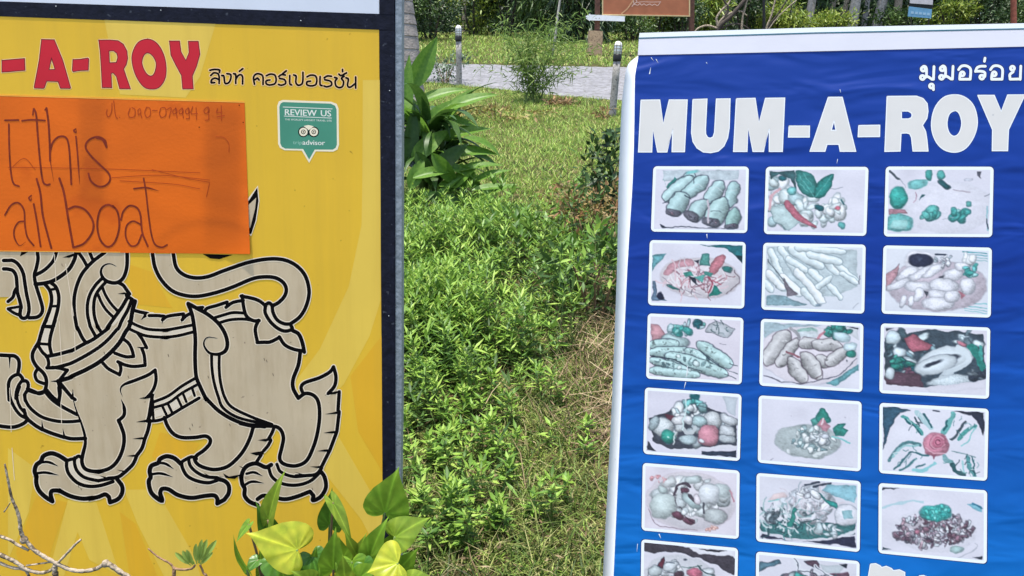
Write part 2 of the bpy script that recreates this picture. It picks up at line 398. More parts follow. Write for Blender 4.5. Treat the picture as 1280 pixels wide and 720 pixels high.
# upper edge of the tail's second half is the outer curve of its bend
up2 = catmull(Z7((420,460),(520,425))+Z8((80,95),(160,80),(250,75),(330,90),(400,130),(450,190),(475,270),(475,340),(450,420),(410,480),(350,525)), 5)
up1 = catmull(Z7((155,370),(170,440),(210,480),(270,497),(340,490),(420,460),(520,425))+Z8((80,95),(160,80),(250,75),(330,90),(400,130),(450,190),(475,270),(475,340),(450,420),(410,480),(350,525)), 5)
lo1 = catmull(Z7((45,370),(58,440),(90,505),(145,562),(210,588),(285,594),(380,575),(470,545))+Z8((80,215),(160,200),(240,205),(295,235),(320,280),(310,330),(270,375),(225,400)), 5)
fillg(up1+lo1[::-1]+[])
fillg(Z8((225,400),(230,450),(260,500),(310,525),(350,525),(410,480),(450,420),(310,330),(270,375)))
head = Z1((0,112),(0,20),(500,20),(610,45),(595,110),(550,190),(480,250),(400,295),(320,315),(245,325),(265,380),(290,460),(310,540),(300,590),(260,622),(190,628),(120,630),(105,600),(115,530),(105,470),(85,400),(82,330),(60,380),(45,440),(0,480))
fillg([(-40, 300)]+head[1:-1]+[(-40, 372)])
fillg(Z1((0,545),(60,535),(115,530),(110,605),(50,580)), m=3)
body = Z1((340,322),(375,380),(392,450),(385,520),(360,600),(325,690))+Z3((320,50),(295,130),(275,200),(250,240),(222,300),(225,350),(250,410),(245,490),(265,545),(320,575),(335,630),(280,660),(190,625))+[(35.6,525.6),(52.2,536.7),(80,546.7),(106.7,547.8),(106,555.6),(103.3,568.9),(102.2,577.8),(108,606),(140,603),(157.5,589.5),(171.3,570),(181.3,548.8),(187.5,526.3),(197.5,525.5),(206,522),(209.5,532.6),(216.6,542),(227.2,546.7),(257.9,545),(262.6,549),(261.5,556.2),(254.4,563.3),(246.1,569.2),(240.2,571.5),(227.2,577.4),(234.3,595),(246,601),(270.9,600.6),(298,594),(302.8,591.6),(319.3,577.4),(329.2,565.6),(337.9,549.6),(340.8,535),(349.6,536.5),(354,546.7),(352.5,558.3),(349.6,573),(339.4,581.7),(352.5,605),(370,606.5),(387.5,602),(400.6,589),(402,584.6),(412.3,562.7),(421,540.8),(424,514.6),(424,489.8),(418,482.5),(419.6,470.8),(416.7,459.2),(412.3,465),(399.2,472.3),(381.7,478),(376.4,484),(378.8,491.3),(372.9,497),(366.5,485.4),(366.5,473.8),(372.9,456.3),(375.8,441.7),(379.5,439),(377.6,427.4),(373,417.4),(366,413.8),(363,405),(340.6,382.2),(336,378.6),(325,376.8),(316,373),(301.8,370.5),(303.8,375.4),(291,378),(283.9,377.2),(271.3,381.7),(258.6,385.3),(253.2,384.4),(246,385.3),(235,380),(237.9,391.7),(228.8,392.6),(204.4,395.3),(190,394.4),(184.4,392),(174.7,389.9),(167,387.8),(168.5,376.7),(163.6,373.2),(161.5,367.2),(158,362),(148.3,353),(153.9,347.5),(157.4,339.2),(158.8,329.4),(158.8,313),(94,313),(94.7,316),(92.6,325),(86.4,336.4),(76.7,344.7),(65.6,351)]
fillg(body)
fillg([(-40,444),(10,444.4),(18.3,445),(23.2,450),(23.9,457),(23.2,465.3),(27.4,472.2),(33,476.4),(35,480.6),(36.4,486.8),(44,491),(62,500),(107,522),(107,548),(80,546.7),(52.2,536.7),(35.6,525.6),(34.4,524),(30,529),(21,533),(10,533.3),(-40,530)])
paw1 = Z5((330,430),(280,400),(240,390),(200,405),(185,435),(160,455),(150,490),(160,520),(160,560),(175,600),(210,635),(250,660),(240,620),(250,600),(290,600),(350,630),(420,645),(480,640))+Z6((0,655),(50,645),(85,632),(105,645),(110,672),(150,655),(170,625),(170,590),(145,555))
fillg(paw1+Z5((415,440)))
paw2 = Z10((195,465),(160,435),(120,425),(85,440),(75,460),(40,475),(30,505),(35,535),(25,560),(35,610),(60,640),(95,660),(85,620),(95,598),(130,600),(180,630),(250,645),(320,635),(370,632),(388,650),(388,675),(425,655),(448,620),(448,580),(425,555),(385,545))
fillg(paw2+Z10((255,432)))
paw3 = [(339,581)]+Z11((110,528),(70,512),(35,520),(15,540),(5,570),(10,600),(20,620),(20,650),(40,675),(75,690),(75,665),(100,650),(140,655),(190,665),(240,655),(300,632),(315,650),(313,670),(345,655),(368,615),(362,570),(345,545))
fillg(paw3)
# pale bands
for b in (Z1((350,330),(385,325),(410,360),(375,370)), Z1((392,392),(425,388),(440,450),(440,510),(405,512),(408,450)), Z1((400,535),(435,535),(415,620),(390,690),(345,690)), Z3((335,78),(375,82),(358,198),(300,195)),
          Z3((300,235),(362,238),(370,305),(345,310)), Z2((280,280),(225,330),(172,410),(150,500),(150,620),(170,700),(195,700),(185,560),(195,450),(235,365),(290,300)),
          Z2((515,455),(460,540),(350,690),(370,705),(470,600),(530,470)), Z9((425,158),(500,137),(640,125),(650,152),(540,158),(460,180)), Z9((425,410),(455,410),(457,520),(470,610),(490,690),(460,690),(438,600),(425,500)),
          Z8((190,400),(215,405),(230,470),(280,530),(345,548),(320,565),(260,545),(210,500),(188,450)), Z4((520,45),(600,68),(700,98),(864,104),(864,145),(700,132),(590,100),(515,72)), Z9((0,250),(80,252),(160,240),(285,213),(288,235),(180,262),(80,275),(0,272)),
          Z10((50,145),(130,110),(200,65),(275,20),(278,32),(200,80),(120,135),(45,155)), Z10((55,185),(88,172),(108,205),(62,218)), Z10((108,165),(122,157),(140,185),(128,195)), Z10((138,150),(170,128),(190,158),(155,180)), Z10((188,112),(200,103),(216,128),(206,138)), Z10((218,90),(245,70),(260,95),(230,118)), Z10((265,52),(278,45),(286,75),(275,82)),
          Z5((340,440),(358,430),(370,480),(410,535),(470,562),(540,565),(540,572),(450,568),(385,545),(350,505)), Z5((380,425),(398,412),(415,470),(450,505),(540,525),(500,538),(430,518),(395,485))):
    fillg(b, m=3, layer=3)
# head and beard
K(Z1((-40,112),(0,112),(40,112),(80,135),(115,180),(140,240),(152,320),(168,420),(185,500),(188,570),(170,620),(135,632),(110,608),(112,555),(118,530),(105,470),(85,400),(80,320),(72,250),(45,205),(0,190),(-40,188)))
K(Z1((84,330),(60,380),(45,440),(0,482)), 4, 's'); K(Z1((0,545),(60,535),(120,525)), 3.2, smooth=False); K(Z1((0,548),(50,582),(115,610)), 3.6)
K(Z1((265,40),(270,100),(255,180),(238,240),(245,310),(265,380),(290,460),(310,540),(300,590),(260,622),(190,628)))
K(Z1((435,40),(410,110),(360,170),(310,210),(250,242)), 4.2); K(Z1((612,45),(595,110),(550,190),(480,250),(400,297),(320,318),(245,325)), 4.6); W_(Z1((490,85),(560,60),(610,40),(620,62),(550,88))); W_(Z1((108,75),(120,35),(180,35),(150,55)))
K(Z1((328,320),(375,380),(392,450),(385,520),(360,600),(310,720))); K(Z1((390,315),(430,350),(455,420),(455,500),(440,580),(400,720)))
for a, b in (((372,378),(432,366)), ((388,523),(456,523)), ((340,703),(415,703))): K(Z1(a, b), 3.2, smooth=False)
K(Z2((295,40),(200,110),(130,180),(80,250),(40,350),(20,450),(20,560),(30,640),(45,720))+Z4((55,80),(90,155),(125,205))); K(Z2((58,40),(100,100),(138,168)), 4); K(Z2((160,40),(180,90),(192,112)), 4)
K(Z2((400,165),(350,143),(305,148),(272,175),(260,215),(275,262),(310,297),(370,314),(420,305),(460,270),(485,210),(496,140),(496,40)), 4.4, 's')
K(Z2((275,268),(215,330),(165,410),(140,500),(140,600),(160,690))+Z4((165,60),(215,152)), 4); K(Z2((305,305),(240,380),(205,450),(195,540),(205,630),(235,720))+Z4((225,50),(262,108)), 4)
K(Z2((235,420),(265,490),(310,560),(375,625)), 3.6); K(Z2((272,350),(300,420),(350,500),(418,575)), 3.6)
K(Z2((410,308),(460,335),(490,375),(518,414)), 4.2); W_(Z2((408,412),(470,398),(522,410),(500,422),(470,418))); K(Z2((490,428),(530,455),(568,482)), 4.2, smooth=False)
K(Z2((502,440),(450,530),(400,600),(320,712))+Z4((330,70),(260,125),(180,180),(100,220),(0,275))+Z3((560,278),(450,308),(345,328)), 4.4)
K(Z2((537,465),(500,560),(450,650),(420,720))+Z4((400,90),(330,170),(250,240),(150,305),(60,355),(0,385))+Z3((540,398),(430,427),(350,430)), 4.2)
K(Z2((568,480),(545,560),(530,650),(512,712))+Z4((480,110),(430,200),(350,290),(250,375),(130,445),(0,505))+Z3((560,518),(450,550)), 5)
K(Z2((553,560),(610,575),(682,590)), 4); K(Z2((722,598),(665,608),(622,645)), 3.6, 'e'); K(Z2((682,590),(655,605)), 3)
K(Z4((512,12),(600,55),(700,85),(864,92))+Z9((80,238),(160,225),(285,200)), 3.6); K(Z4((512,78),(580,110),(680,145),(864,158))+Z9((80,288),(180,275),(290,248)), 3.6)
# chest and ornament
K(Z3((345,0),(320,50),(295,130),(275,200),(248,245),(222,300),(225,360),(260,420),(320,480),(345,540),(340,610),(318,650),(280,662),(230,642),(175,620)), 4.4); K(Z3((425,0),(400,80),(380,160),(375,230),(390,305)), 4.2)
for a, b in (((330,60),(400,66)), ((285,213),(380,220))): K(Z3(a, b), 3.4, smooth=False)
K(Z3((275,235),(310,290),(350,330),(366,390),(355,432)), 4); K(Z3((400,425),(470,435),(535,452)), 4, smooth=False); K(Z3((535,450),(500,495),(455,550)), 4); K(Z3((385,550),(460,552)), 4, 's', False)
K(Z3((262,445),(243,490),(263,545),(322,572)), 4); K(Z3((340,620),(390,680),(440,725)), 4.2); K(Z3((452,555),(470,640),(458,725)), 4.2); K(Z3((462,558),(520,630),(578,702)), 4.2); K(Z3((586,628),(580,705)), 3.6, 's')
K(Z3((-200,310),(0,320),(60,325),(95,360),(100,410),(90,475)), 4.4); K(Z3((15,330),(14,435)), 3, 'e'); K(Z3((10,720),(5,640),(8,560),(40,510),(95,490),(128,522),(130,545)), 4.2); K(Z3((130,540),(95,590),(75,650),(70,705)), 4); K(Z3((130,548),(165,550),(182,580),(175,630),(152,670),(155,725)), 4.2); W_(Z3((55,690),(105,672),(85,705),(65,715)))
K(Z4((458,168),(510,210),(540,270),(555,328)), 4); K(Z4((555,328),(480,330),(385,298)), 4); K(Z4((590,115),(630,170),(672,250)), 4); W_(Z4((580,243),(640,240),(680,254),(630,262))); K(Z4((628,255),(650,320),(658,408)), 4); K(Z4((658,408),(560,418),(480,405),(412,375)), 4); K(Z4((428,385),(440,440),(428,494)), 4); K(Z4((428,492),(330,440),(275,385)), 4)
# raised foreleg and near foreleg
K(Z5((92,60),(100,95),(130,140),(190,185),(270,208),(345,212),(405,207)), 4); K(Z5((110,35),(160,50),(205,42)), 4); K(Z5((65,15),(50,70),(65,125),(98,165)), 3.8); K(Z5((2,0),(10,70),(35,130),(70,175),(112,195)), 4); K(Z5((-120,225),(0,242),(50,238),(90,220),(112,198)), 4.4)
K(Z5((90,145),(105,190),(150,230),(192,256)), 4.4); K(Z5((190,205),(195,255)), 3.4, 's'); K(Z5((193,255),(240,275),(316,300)), 4.4); K(Z5((308,250),(318,302)), 3.4, 's'); K(Z5((314,298),(360,308),(436,306)), 4.4)
K(Z5((205,38),(245,85),(300,125),(388,172)), 4.2); K(Z5((285,20),(290,70),(285,108)), 4); K(Z5((300,8),(350,65),(378,88)), 4)
K(Z5((363,30),(368,90),(385,150),(412,220),(432,290),(434,340),(420,400),(416,440),(432,475),(470,490),(520,492))+Z6((50,520),(110,500),(150,460),(175,400),(180,340),(165,290),(152,262)), 4.5, 's')
K(Z6((165,155),(180,195),(180,235),(152,264)), 4.2, 's')
K(paw1[:8]+paw1[7:12], 5.2); K(paw1[11:15]+paw1[14:18]+paw1[18:22], 5); K(paw1[21:23], 5, smooth=False); K(paw1[22:], 5)
K(Z5((185,440),(230,440),(282,462)), 3.2, 'e'); K(Z5((163,502),(210,498),(284,512)), 3.2, 'e')
K(Z5((330,432),(330,470),(345,510),(390,555),(450,575))+Z6((60,588),(125,568)), 4.2); K(Z5((375,415),(375,450),(390,490),(430,525),(500,543))+Z6((60,562),(125,550)), 4); K(Z5((330,432),(352,424),(375,420),(396,406),(416,416)), 4)
K(Z6((172,142),(162,110),(178,84),(240,60),(300,35),(336,10)), 4, 's'); K(Z6((336,10),(340,60),(325,110),(290,145),(262,153)), 4, 'e')
W_(Z6((255,152),(300,140),(335,128),(322,148),(285,155))); K(Z6((322,135),(315,180),(305,240),(298,265)), 4.2); W_(Z6((240,270),(300,255),(335,262),(300,272))); K(Z6((310,262),(300,310),(285,352)), 4.4); W_(Z6((220,354),(265,346),(297,345),(282,358)))
K(Z6((284,352),(270,400),(243,438)), 4.4); W_(Z6((192,440),(225,434),(260,430),(243,446))); K(Z6((244,438),(225,480),(188,518)), 4.4); W_(Z6((142,508),(170,512),(198,512),(185,524))); K(Z6((188,518),(150,545),(100,552)), 4.4); W_(Z6((58,538),(90,545),(130,548),(90,556)))
# belly band
K(Z6((322,172),(400,140),(470,90),(542,48)), 3.6); K(Z6((320,200),(400,175),(470,125),(552,80)), 3.4); K(Z6((296,266),(350,262),(395,245),(470,200),(556,150)), 3.8); K(Z6((318,135),(322,200),(298,265)), 4)
for a, b in (((46,172),(50,228)), ((98,162),(120,208)), ((128,150),(148,192)), ((178,118),(198,160)), ((208,97),(224,136)), ((254,62),(268,104))): K(Z10(a, b), 3.2, smooth=False)
# hind legs
K(Z10((108,220),(125,265),(155,305),(200,325),(270,325),(325,318),(350,335),(346,362),(315,395),(280,420),(268,442),(288,470),(330,488),(380,495),(440,480),(490,440),(530,390),(560,330),(578,272)), 4.4)
K(paw2[:13], 5.2); K(paw2[12:21], 5); K(paw2[20:22], 5, smooth=False); K(paw2[21:], 5)
K(Z10((78,460),(115,465),(157,492)), 3.2, 'e'); K(Z10((38,520),(90,516),(152,534)), 3.2, 'e')
K(Z10((198,458),(205,490),(230,530),(280,555),(340,565),(388,552)), 4.2); K(Z10((235,433),(245,475),(280,510),(330,533),(388,538)), 4); K(Z10((190,462),(215,445),(237,434),(255,428),(278,438)), 4)
W_(Z10((315,512),(350,528),(425,535),(345,538))); W_(Z10((418,515),(450,532),(505,522),(530,512),(480,545),(432,540))); W_(Z10((600,340),(640,332),(650,345))); W_(Z10((560,408),(605,400),(625,400),(605,418))); W_(Z10((500,475),(530,485),(548,470),(535,498)))
K(Z9((250,55),(275,120),(290,200),(300,300),(298,420),(305,550),(330,620),(375,715))+Z10((330,120),(390,180),(460,225),(540,255),(640,268)), 4.6)
K(Z9((412,400),(415,500),(430,600),(460,700))+[(279,510),(298,522),(331,530)], 3.6); K(Z9((466,400),(465,500),(475,600),(503,700))+[(290,509),(314,521),(340,530.5)], 3.6)
K(Z9((250,52),(310,85),(390,130),(460,190),(505,260),(522,330),(507,380),(460,403),(400,395),(363,350),(362,310),(390,285),(452,292)), 4.6, 'e')
K(Z11((258,35),(250,90),(228,150),(228,190),(250,232)), 4.6); K(Z11((250,232),(280,212),(315,220),(336,250),(341,310),(332,380),(315,440),(285,500),(240,522),(190,515),(170,490),(180,440),(186,400),(172,365),(140,352),(60,352),(0,340)), 4.4)
K(Z11((270,212),(262,185),(280,165),(340,145),(385,120),(401,98)), 4.2); K(Z11((401,98),(411,140),(405,180),(378,212)), 4.2); W_(Z11((362,220),(395,206),(432,198),(412,214)))
K(Z11((425,205),(420,285)), 4.2); W_(Z11((362,301),(395,294),(432,284),(418,300))); K(Z11((425,290),(415,375)), 4.2); W_(Z11((356,381),(390,374),(422,370),(410,384))); K(Z11((414,378),(385,455)), 4.2); W_(Z11((330,459),(362,452),(394,450),(380,463))); K(Z11((385,455),(350,525)), 4.2); W_(Z11((298,525),(330,524),(362,518),(345,534))); K(Z11((350,532),(320,560),(240,565)), 4); W_(Z11((232,548),(275,558),(330,556),(280,567)))
K([(342.6,534),(340,541),(336,548)], 4); W_([(322.8,550.2),(331,549),(338.5,545.5),(340.5,549.5),(332,552)]); K([(338.5,550.5),(335,557),(329.5,563.5)], 4); W_([(313.6,567),(322,566),(331,561.5),(329.5,568),(321,569.5)]); K([(326.5,568.5),(323.5,573),(320.5,578)], 4)
K(paw3[:6]+paw3[5:11], 5); K(paw3[11:17], 4.8); K(paw3[16:18], 4.8, smooth=False); K(paw3[17:], 4.8)
K(Z11((28,556),(60,550),(97,566)), 3.2, 'e'); K(Z11((15,608),(50,590),(102,596)), 3.2, 'e'); K(Z11((122,528),(138,570),(180,598),(240,605),(300,588),(345,548)), 4); K(Z11((158,515),(175,548),(230,568),(300,562)), 3.8)
# back and tail
K(Z9((-20,136),(40,136),(84,140)), 4); K(Z9((82,140),(68,192)), 3.4, 'e'); K(Z9((72,165),(110,140),(218,124)), 4); K(Z9((216,124),(204,182)), 3.4, 'e'); K(Z9((208,165),(235,138),(268,120)), 4)
K(Z9((300,82),(352,78)), 3.6); W_(Z9((330,85),(360,70),(350,112))); K(Z9((362,112),(382,85),(450,65),(520,42)), 4); K(Z9((520,42),(510,92)), 3.4, 'e'); K(Z9((512,78),(560,45),(632,30)), 4); K(Z9((418,155),(500,130),(560,115),(640,118)), 3.6); K(Z9((458,188),(540,165),(640,160),(715,175)), 3.6)
K(Z9((625,-2),(635,80),(655,140),(700,170),(742,170)), 4.2); K(Z9((738,168),(715,230),(730,322)), 4.2); K(Z9((728,322),(775,320))+Z8((210,650),(275,618)), 4.2); K(Z8((272,615),(310,670),(370,700),(440,714)), 4.2); K(Z8((8,333),(90,350),(140,370),(178,402)), 4.2); K(Z8((365,572),(405,595),(430,650),(445,720)), 4.6)
K(up1, 4.4); K(lo1, 4.4); K(Z8((222,398),(230,450),(260,500),(310,525),(355,525)), 4.2); K(Z8((175,402),(175,450),(210,510),(260,555),(310,575),(360,562),(350,530)), 4.2); K(Z8((172,398),(200,380),(228,402)), 4.2)
li.fill(Z7((603,8),(612,90),(596,195),(568,275),(548,265),(548,80)), 1, 2); W_(Z7((600,18),(606,90),(592,190),(568,265),(552,262),(552,92))); fillg(Z7((552,112),(594,72),(588,130),(562,232),(552,232)), layer=6); W_(Z7((310,370),(350,394),(400,398),(470,375)))
for a, b in (((68,318),(70,352)), ((82,330),(92,395)), ((74,402),(77,455)), ((93,415),(94,440)), ((76,505),(77,530)), ((12,485),(14,540)), ((15,560),(18,600))): li.stroke([a, b], .7, 1, 6, False)
for x, y in ((330,448),(341,467),(333,450),(210,443),(287,530),(240,530),(237,535),(160,470),(101,610),(98,607),(390,610),(260,470),(130,440)): li.stroke([(x, y), (x+.8, y+2.4)], 1.0, 4, 6, False)
lion = li.obj('lion_emblem', [lion_grey, mat('rim_print', S(236, 226, 200, KY), .45, .02, 20), ink, bead_pale, mat('brown_speck', S(120, 105, 85), .6)], panel)
tag(lion, 'grey guardian lion in black outline with curled tail')

# --- red capitals, Thai words
def letter(B, base, parent, outline, holes, mats, rim=2.6, edge=1.3, sm=False, name='letter'):
    """a printed capital: rim, coloured fill, darker edge line; holes are bridged into the outline"""
    p = Print(B, base)
    pts = outline
    for h in holes:
        bi, bj = min(((i, j) for i in range(len(pts)) for j in range(len(h))), key=lambda ij: (pts[ij[0]][0]-h[ij[1]][0])**2+(pts[ij[0]][1]-h[ij[1]][1])**2)
        a_o = sum(outline[i][0]*outline[(i+1) % len(outline)][1]-outline[(i+1) % len(outline)][0]*outline[i][1] for i in range(len(outline)))
        a_h = sum(h[i][0]*h[(i+1) % len(h)][1]-h[(i+1) % len(h)][0]*h[i][1] for i in range(len(h)))
        hh = h[bj:]+h[:bj]
        if a_o*a_h > 0: hh = [hh[0]]+hh[1:][::-1]
        pts = pts[:bi+1]+hh+[hh[0]]+pts[bi:]
    for loop in [outline]+holes: p.stroke(loop+[loop[0]], rim*2, 0, 0, False)
    import mathutils
    tri = mathutils.geometry.tessellate_polygon([[Vector((x, y, 0)) for x, y in outline]]+[[Vector((x, y, 0)) for x, y in h] for h in holes])
    allp = list(outline)+[q for h in holes for q in h]; d = p.dep(2)
    P = [B.loc(x, y, d) for x, y in allp]
    fs = []
    for t in tri:
        a, b, c = (P[i] for i in t)
        fs.append(tuple(t) if (b[0]-a[0])*(c[2]-a[2])-(c[0]-a[0])*(b[2]-a[2]) > 0 else tuple(t)[::-1])
    p.mb.add(P, fs, 1)
    if edge:
        for loop in [outline]+holes: p.stroke(loop+[loop[0]], edge, 2, 3, False)
    return p.obj(name, mats, parent)
RZ = lambda *p: Z(0, 40, 8.471, *p)
RY = lambda *p: Z(110, 40, 8.471, *p)
rm = [peach, red, red_edge]
letter(SB, .00015, panel, RZ((20,300),(260,280),(265,405),(100,420),(20,425)), [], rm, 1.3, .95)
letter(SB, .00015, panel, RZ((440,78),(575,82),(665,300),(748,590),(740,598),(640,596),(615,525),(495,520),(470,590),(455,598),(365,594),(362,580),(415,300)), [RZ((545,275),(582,395),(520,398))], rm, 1.3, .95)
letter(SB, .00015, panel, RZ((772,292),(850,288),(930,275),(940,285),(935,405),(850,408),(775,420),(765,405)), [], rm, 1.3, .95)
letter(SB, .00015, panel, RY((113,85),(230,84),(320,92),(375,130),(412,200),(420,280),(405,345),(378,390),(400,460),(450,602),(335,600),(300,470),(265,432),(245,440),(252,590),(150,588),(140,380),(128,200)), [RY((222,200),(270,198),(305,225),(315,270),(300,322),(228,325))], rm, 1.3, .95)
letter(SB, .00015, panel, catmull(RY((630,75),(720,110),(790,210),(825,340),(820,480),(760,580),(680,605),(590,580),(510,470),(468,330),(472,220),(530,110)), 4, True), [catmull(RY((635,220),(690,260),(722,340),(700,440),(655,465),(605,420),(572,330),(590,250)), 4, True)], rm, 1.3, .95)
letter(SB, .00015, panel, RY((862,95),(970,95),(985,210),(1035,300),(1070,220),(1062,98),(1168,98),(1185,235),(1150,360),(1105,465),(1115,602),(1002,602),(990,460),(930,350),(878,245)), [], rm, 1.3, .95)
th = Print(SB, .00015)
TZ = lambda *p: Z(250, 75, 6.095, *p)
thai_small = [[(82,118),(105,98),(135,104),(146,130),(146,178)], [(146,150),(115,138),(90,150),(86,172),(112,172)], [(75,78),(110,72),(148,76),(148,95)], [(166,118),(182,124),(190,175),(215,175),(232,150),(234,112),(205,104)], [(256,104),(272,112),(272,178)], [(272,150),(290,120),(310,112),(324,128),(324,182)], [(300,86),(326,66)],
    [(415,184),(408,132),(430,106),(465,110),(480,132),(480,186)], [(418,150),(438,138),(450,152)], [(505,120),(535,108),(570,115),(580,150),(570,180),(530,190),(505,180),(506,158),(532,152)], [(600,126),(620,112),(650,114)], [(606,140),(644,150),(652,178),(620,192),(598,186)], [(630,104),(658,82)],
    [(684,118),(684,178),(698,190)], [(714,114),(732,124),(730,170),(748,192),(776,182),(784,150),(784,94)], [(815,128),(845,115),(880,122),(890,155),(880,188),(845,197),(815,188),(816,166),(842,161)], [(915,126),(915,185),(930,196)], [(946,136),(970,122),(1002,124)], [(950,150),(994,162),(1002,190),(968,204),(945,198)],
    [(1026,132),(1044,140),(1030,162),(1036,196),(1060,210),(1086,200),(1094,165),(1078,140),(1098,124)], [(1058,108),(1076,118),(1116,98)], [(1086,72),(1086,88)], [(1112,136),(1130,146),(1124,194),(1144,207),(1182,180)], [(1186,130),(1186,214)]]
for s_ in thai_small: th.stroke(TZ(*s_), 4.6, 0, 0); th.stroke(TZ(*s_), 2.5, 1, 2)
th.obj('thai_lettering', [peach, ink], panel)
# --- green review sticker
st = Print(SB, .0002); RV = lambda *p: Z(340, 115, 7.58, *p)
outl = RV((100,75),(560,92),(612,112),(630,155),(635,500),(620,545),(580,565),(415,562),(352,672),(282,555),(120,552),(75,530),(58,490),(50,130),(65,90))
st.fill(outl, 0, 0); st.fill(RV((105,95),(555,110),(598,130),(612,165),(615,500),(602,530),(575,546),(405,545),(352,640),(295,540),(125,536),(92,518),(78,485),(70,140),(82,108)), 1, 1)
st.stroke(RV((105,142),(570,160)), .9, 2, 2, False); st.stroke(RV((115,228),(565,247)), .8, 2, 2, False)
x0, y0 = RV((122, 220))[0]; st.text('REVIEW', x0, y0, 39.5, 7.6, 2, 2, .03); st.text('REVIEW', x0+.4, y0, 39.5, 7.6, 2, 3, .03); x1, y1 = RV((462, 230))[0]; st.text('US', x1, y1, 12.6, 7.6, 2, 2, .03); st.text('US', x1+.4, y1, 12.6, 7.6, 2, 3, .03)
x0, y0 = RV((122, 268))[0]; st.text("THE WORLD'S LARGEST TRAVEL SITE", x0, y0, 58.5, 2.3, 2, 2, .03)
for cx in (297, 396):
    st.fill(RV(*circ(cx, 378, 50)), 3, 2); st.fill(RV(*circ(cx, 378, 40)), 0, 3); st.fill(RV(*circ(cx, 378, 22)), 3, 4); st.fill(RV(*circ(cx, 378, 15)), 0, 5); st.fill(RV(*circ(cx, 378, 7)), 3, 6)
st.fill(RV((300,322),(345,312),(395,325),(348,362)), 0, 2); st.fill(RV((335,390),(358,390),(347,415)), 3, 7)
x0, y0 = RV((198, 500))[0]; st.text('trip', x0, y0+.6, 11.5, 5.6, 4, 2, .02); x0, y0 = RV((288, 500))[0]; st.text('advisor', x0, y0, 28, 6.0, 2, 2, .02); st.text('advisor', x0+.3, y0, 28, 6.0, 2, 3, .02)
tag(st.obj('review_sticker', [mat('sticker_cream', S(240, 236, 206, KY), .4, .02), mat('sticker_green', S(72, 146, 120, KY), .4, .07, 18), mat('sticker_white', S(228, 236, 224, KY), .4, .02), ink, mat('sticker_mint', S(150, 200, 178, KY), .4, .02)], panel), 'green speech-bubble sticker that asks for reviews')

# ------------------------------------------------------------------ orange notice
notice = thing('cardboard_notice', 'orange card with handwriting stuck over the lion on the yellow sign', 'notice')
notice.matrix_world = SB.matrix()
orange = mat('orange_card', S(222, 106, 22, KO), .6, .05, 7, .03, 160, dirt=S(210, 96, 18, KO), dscale=9, dthr=.6)
corners = [(-150, 114.5), (305.5, 127), (312.5, 317.5), (-150, 313)]
nu, nv = 96, 44; V = []; Fs = []; see_through_shade = []
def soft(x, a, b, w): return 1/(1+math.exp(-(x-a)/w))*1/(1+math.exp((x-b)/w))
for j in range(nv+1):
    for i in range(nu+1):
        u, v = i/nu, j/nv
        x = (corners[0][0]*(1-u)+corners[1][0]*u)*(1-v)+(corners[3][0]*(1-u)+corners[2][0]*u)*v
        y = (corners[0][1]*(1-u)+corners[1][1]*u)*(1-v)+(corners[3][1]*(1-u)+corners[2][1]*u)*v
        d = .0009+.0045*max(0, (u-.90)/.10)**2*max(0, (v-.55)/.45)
        band = .20*soft(x, 99, 131, 2.5)*soft(y, 120, 262, 8)+.24*soft(x, 256, 301, 3)*soft(y, 134, 300, 7)+.10*soft(x, 60, 95, 9)*soft(y, 225, 262, 6)  # soft darker bands: the lion showing through, painted into the card's colour
        arc = math.hypot((x-262)/70, (y-325)/48); band += .13*math.exp(-((arc-1)/.12)**2)*(x > 185)+.05*math.sin(x*.045+math.sin(y*.06)*2)*math.sin(y*.05+1)  # tail arc seen through the card, plus uneven shading, put into the colour
        see_through_shade.append(1-band); V.append(SB.loc(x, y, d))
n0 = len(V)
for p in list(V): V.append((p[0], p[1]+.0006, p[2]))
for j in range(nv):
    for i in range(nu):
        a = j*(nu+1)+i; Fs.append((a, a+nu+1, a+nu+2, a+1)); Fs.append((a+n0, a+1+n0, a+nu+2+n0, a+nu+1+n0))
rim_ = [i for i in range(nu+1)]+[(j*(nu+1)+nu) for j in range(1, nv+1)]+[nv*(nu+1)+i for i in range(nu-1, -1, -1)]+[j*(nu+1) for j in range(nv-1, 0, -1)]
for k in range(len(rim_)): a, b = rim_[k], rim_[(k+1) % len(rim_)]; Fs.append((a, b, b+n0, a+n0))
me = bpy.data.meshes.new('card'); me.from_pydata(V, [], Fs); ca = me.color_attributes.new('see_through_shade', 'FLOAT_COLOR', 'POINT'); ca.data.foreach_set('color', np.repeat(np.array(see_through_shade+see_through_shade)[:, None], 4, 1).astype(np.float32).ravel())
t_ = orange.node_tree; va = t_.nodes.new('ShaderNodeAttribute'); va.attribute_name = 'see_through_shade'; m2 = t_.nodes.new('ShaderNodeMix'); m2.data_type = 'RGBA'; m2.blend_type = 'MULTIPLY'; m2.inputs[0].default_value = 1; b_in = t_.nodes['Principled BSDF'].inputs['Base Color']
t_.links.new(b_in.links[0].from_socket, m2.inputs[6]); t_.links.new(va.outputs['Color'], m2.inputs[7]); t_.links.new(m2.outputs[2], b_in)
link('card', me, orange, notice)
hw = Print(SB, .00105)
hw.stroke([(-150, 115.4), (305.5, 127.8)], 1.0, 2, 0, False); hw.stroke([(-150, 312.2), (150, 315.2)], .8, 2, 0, False)

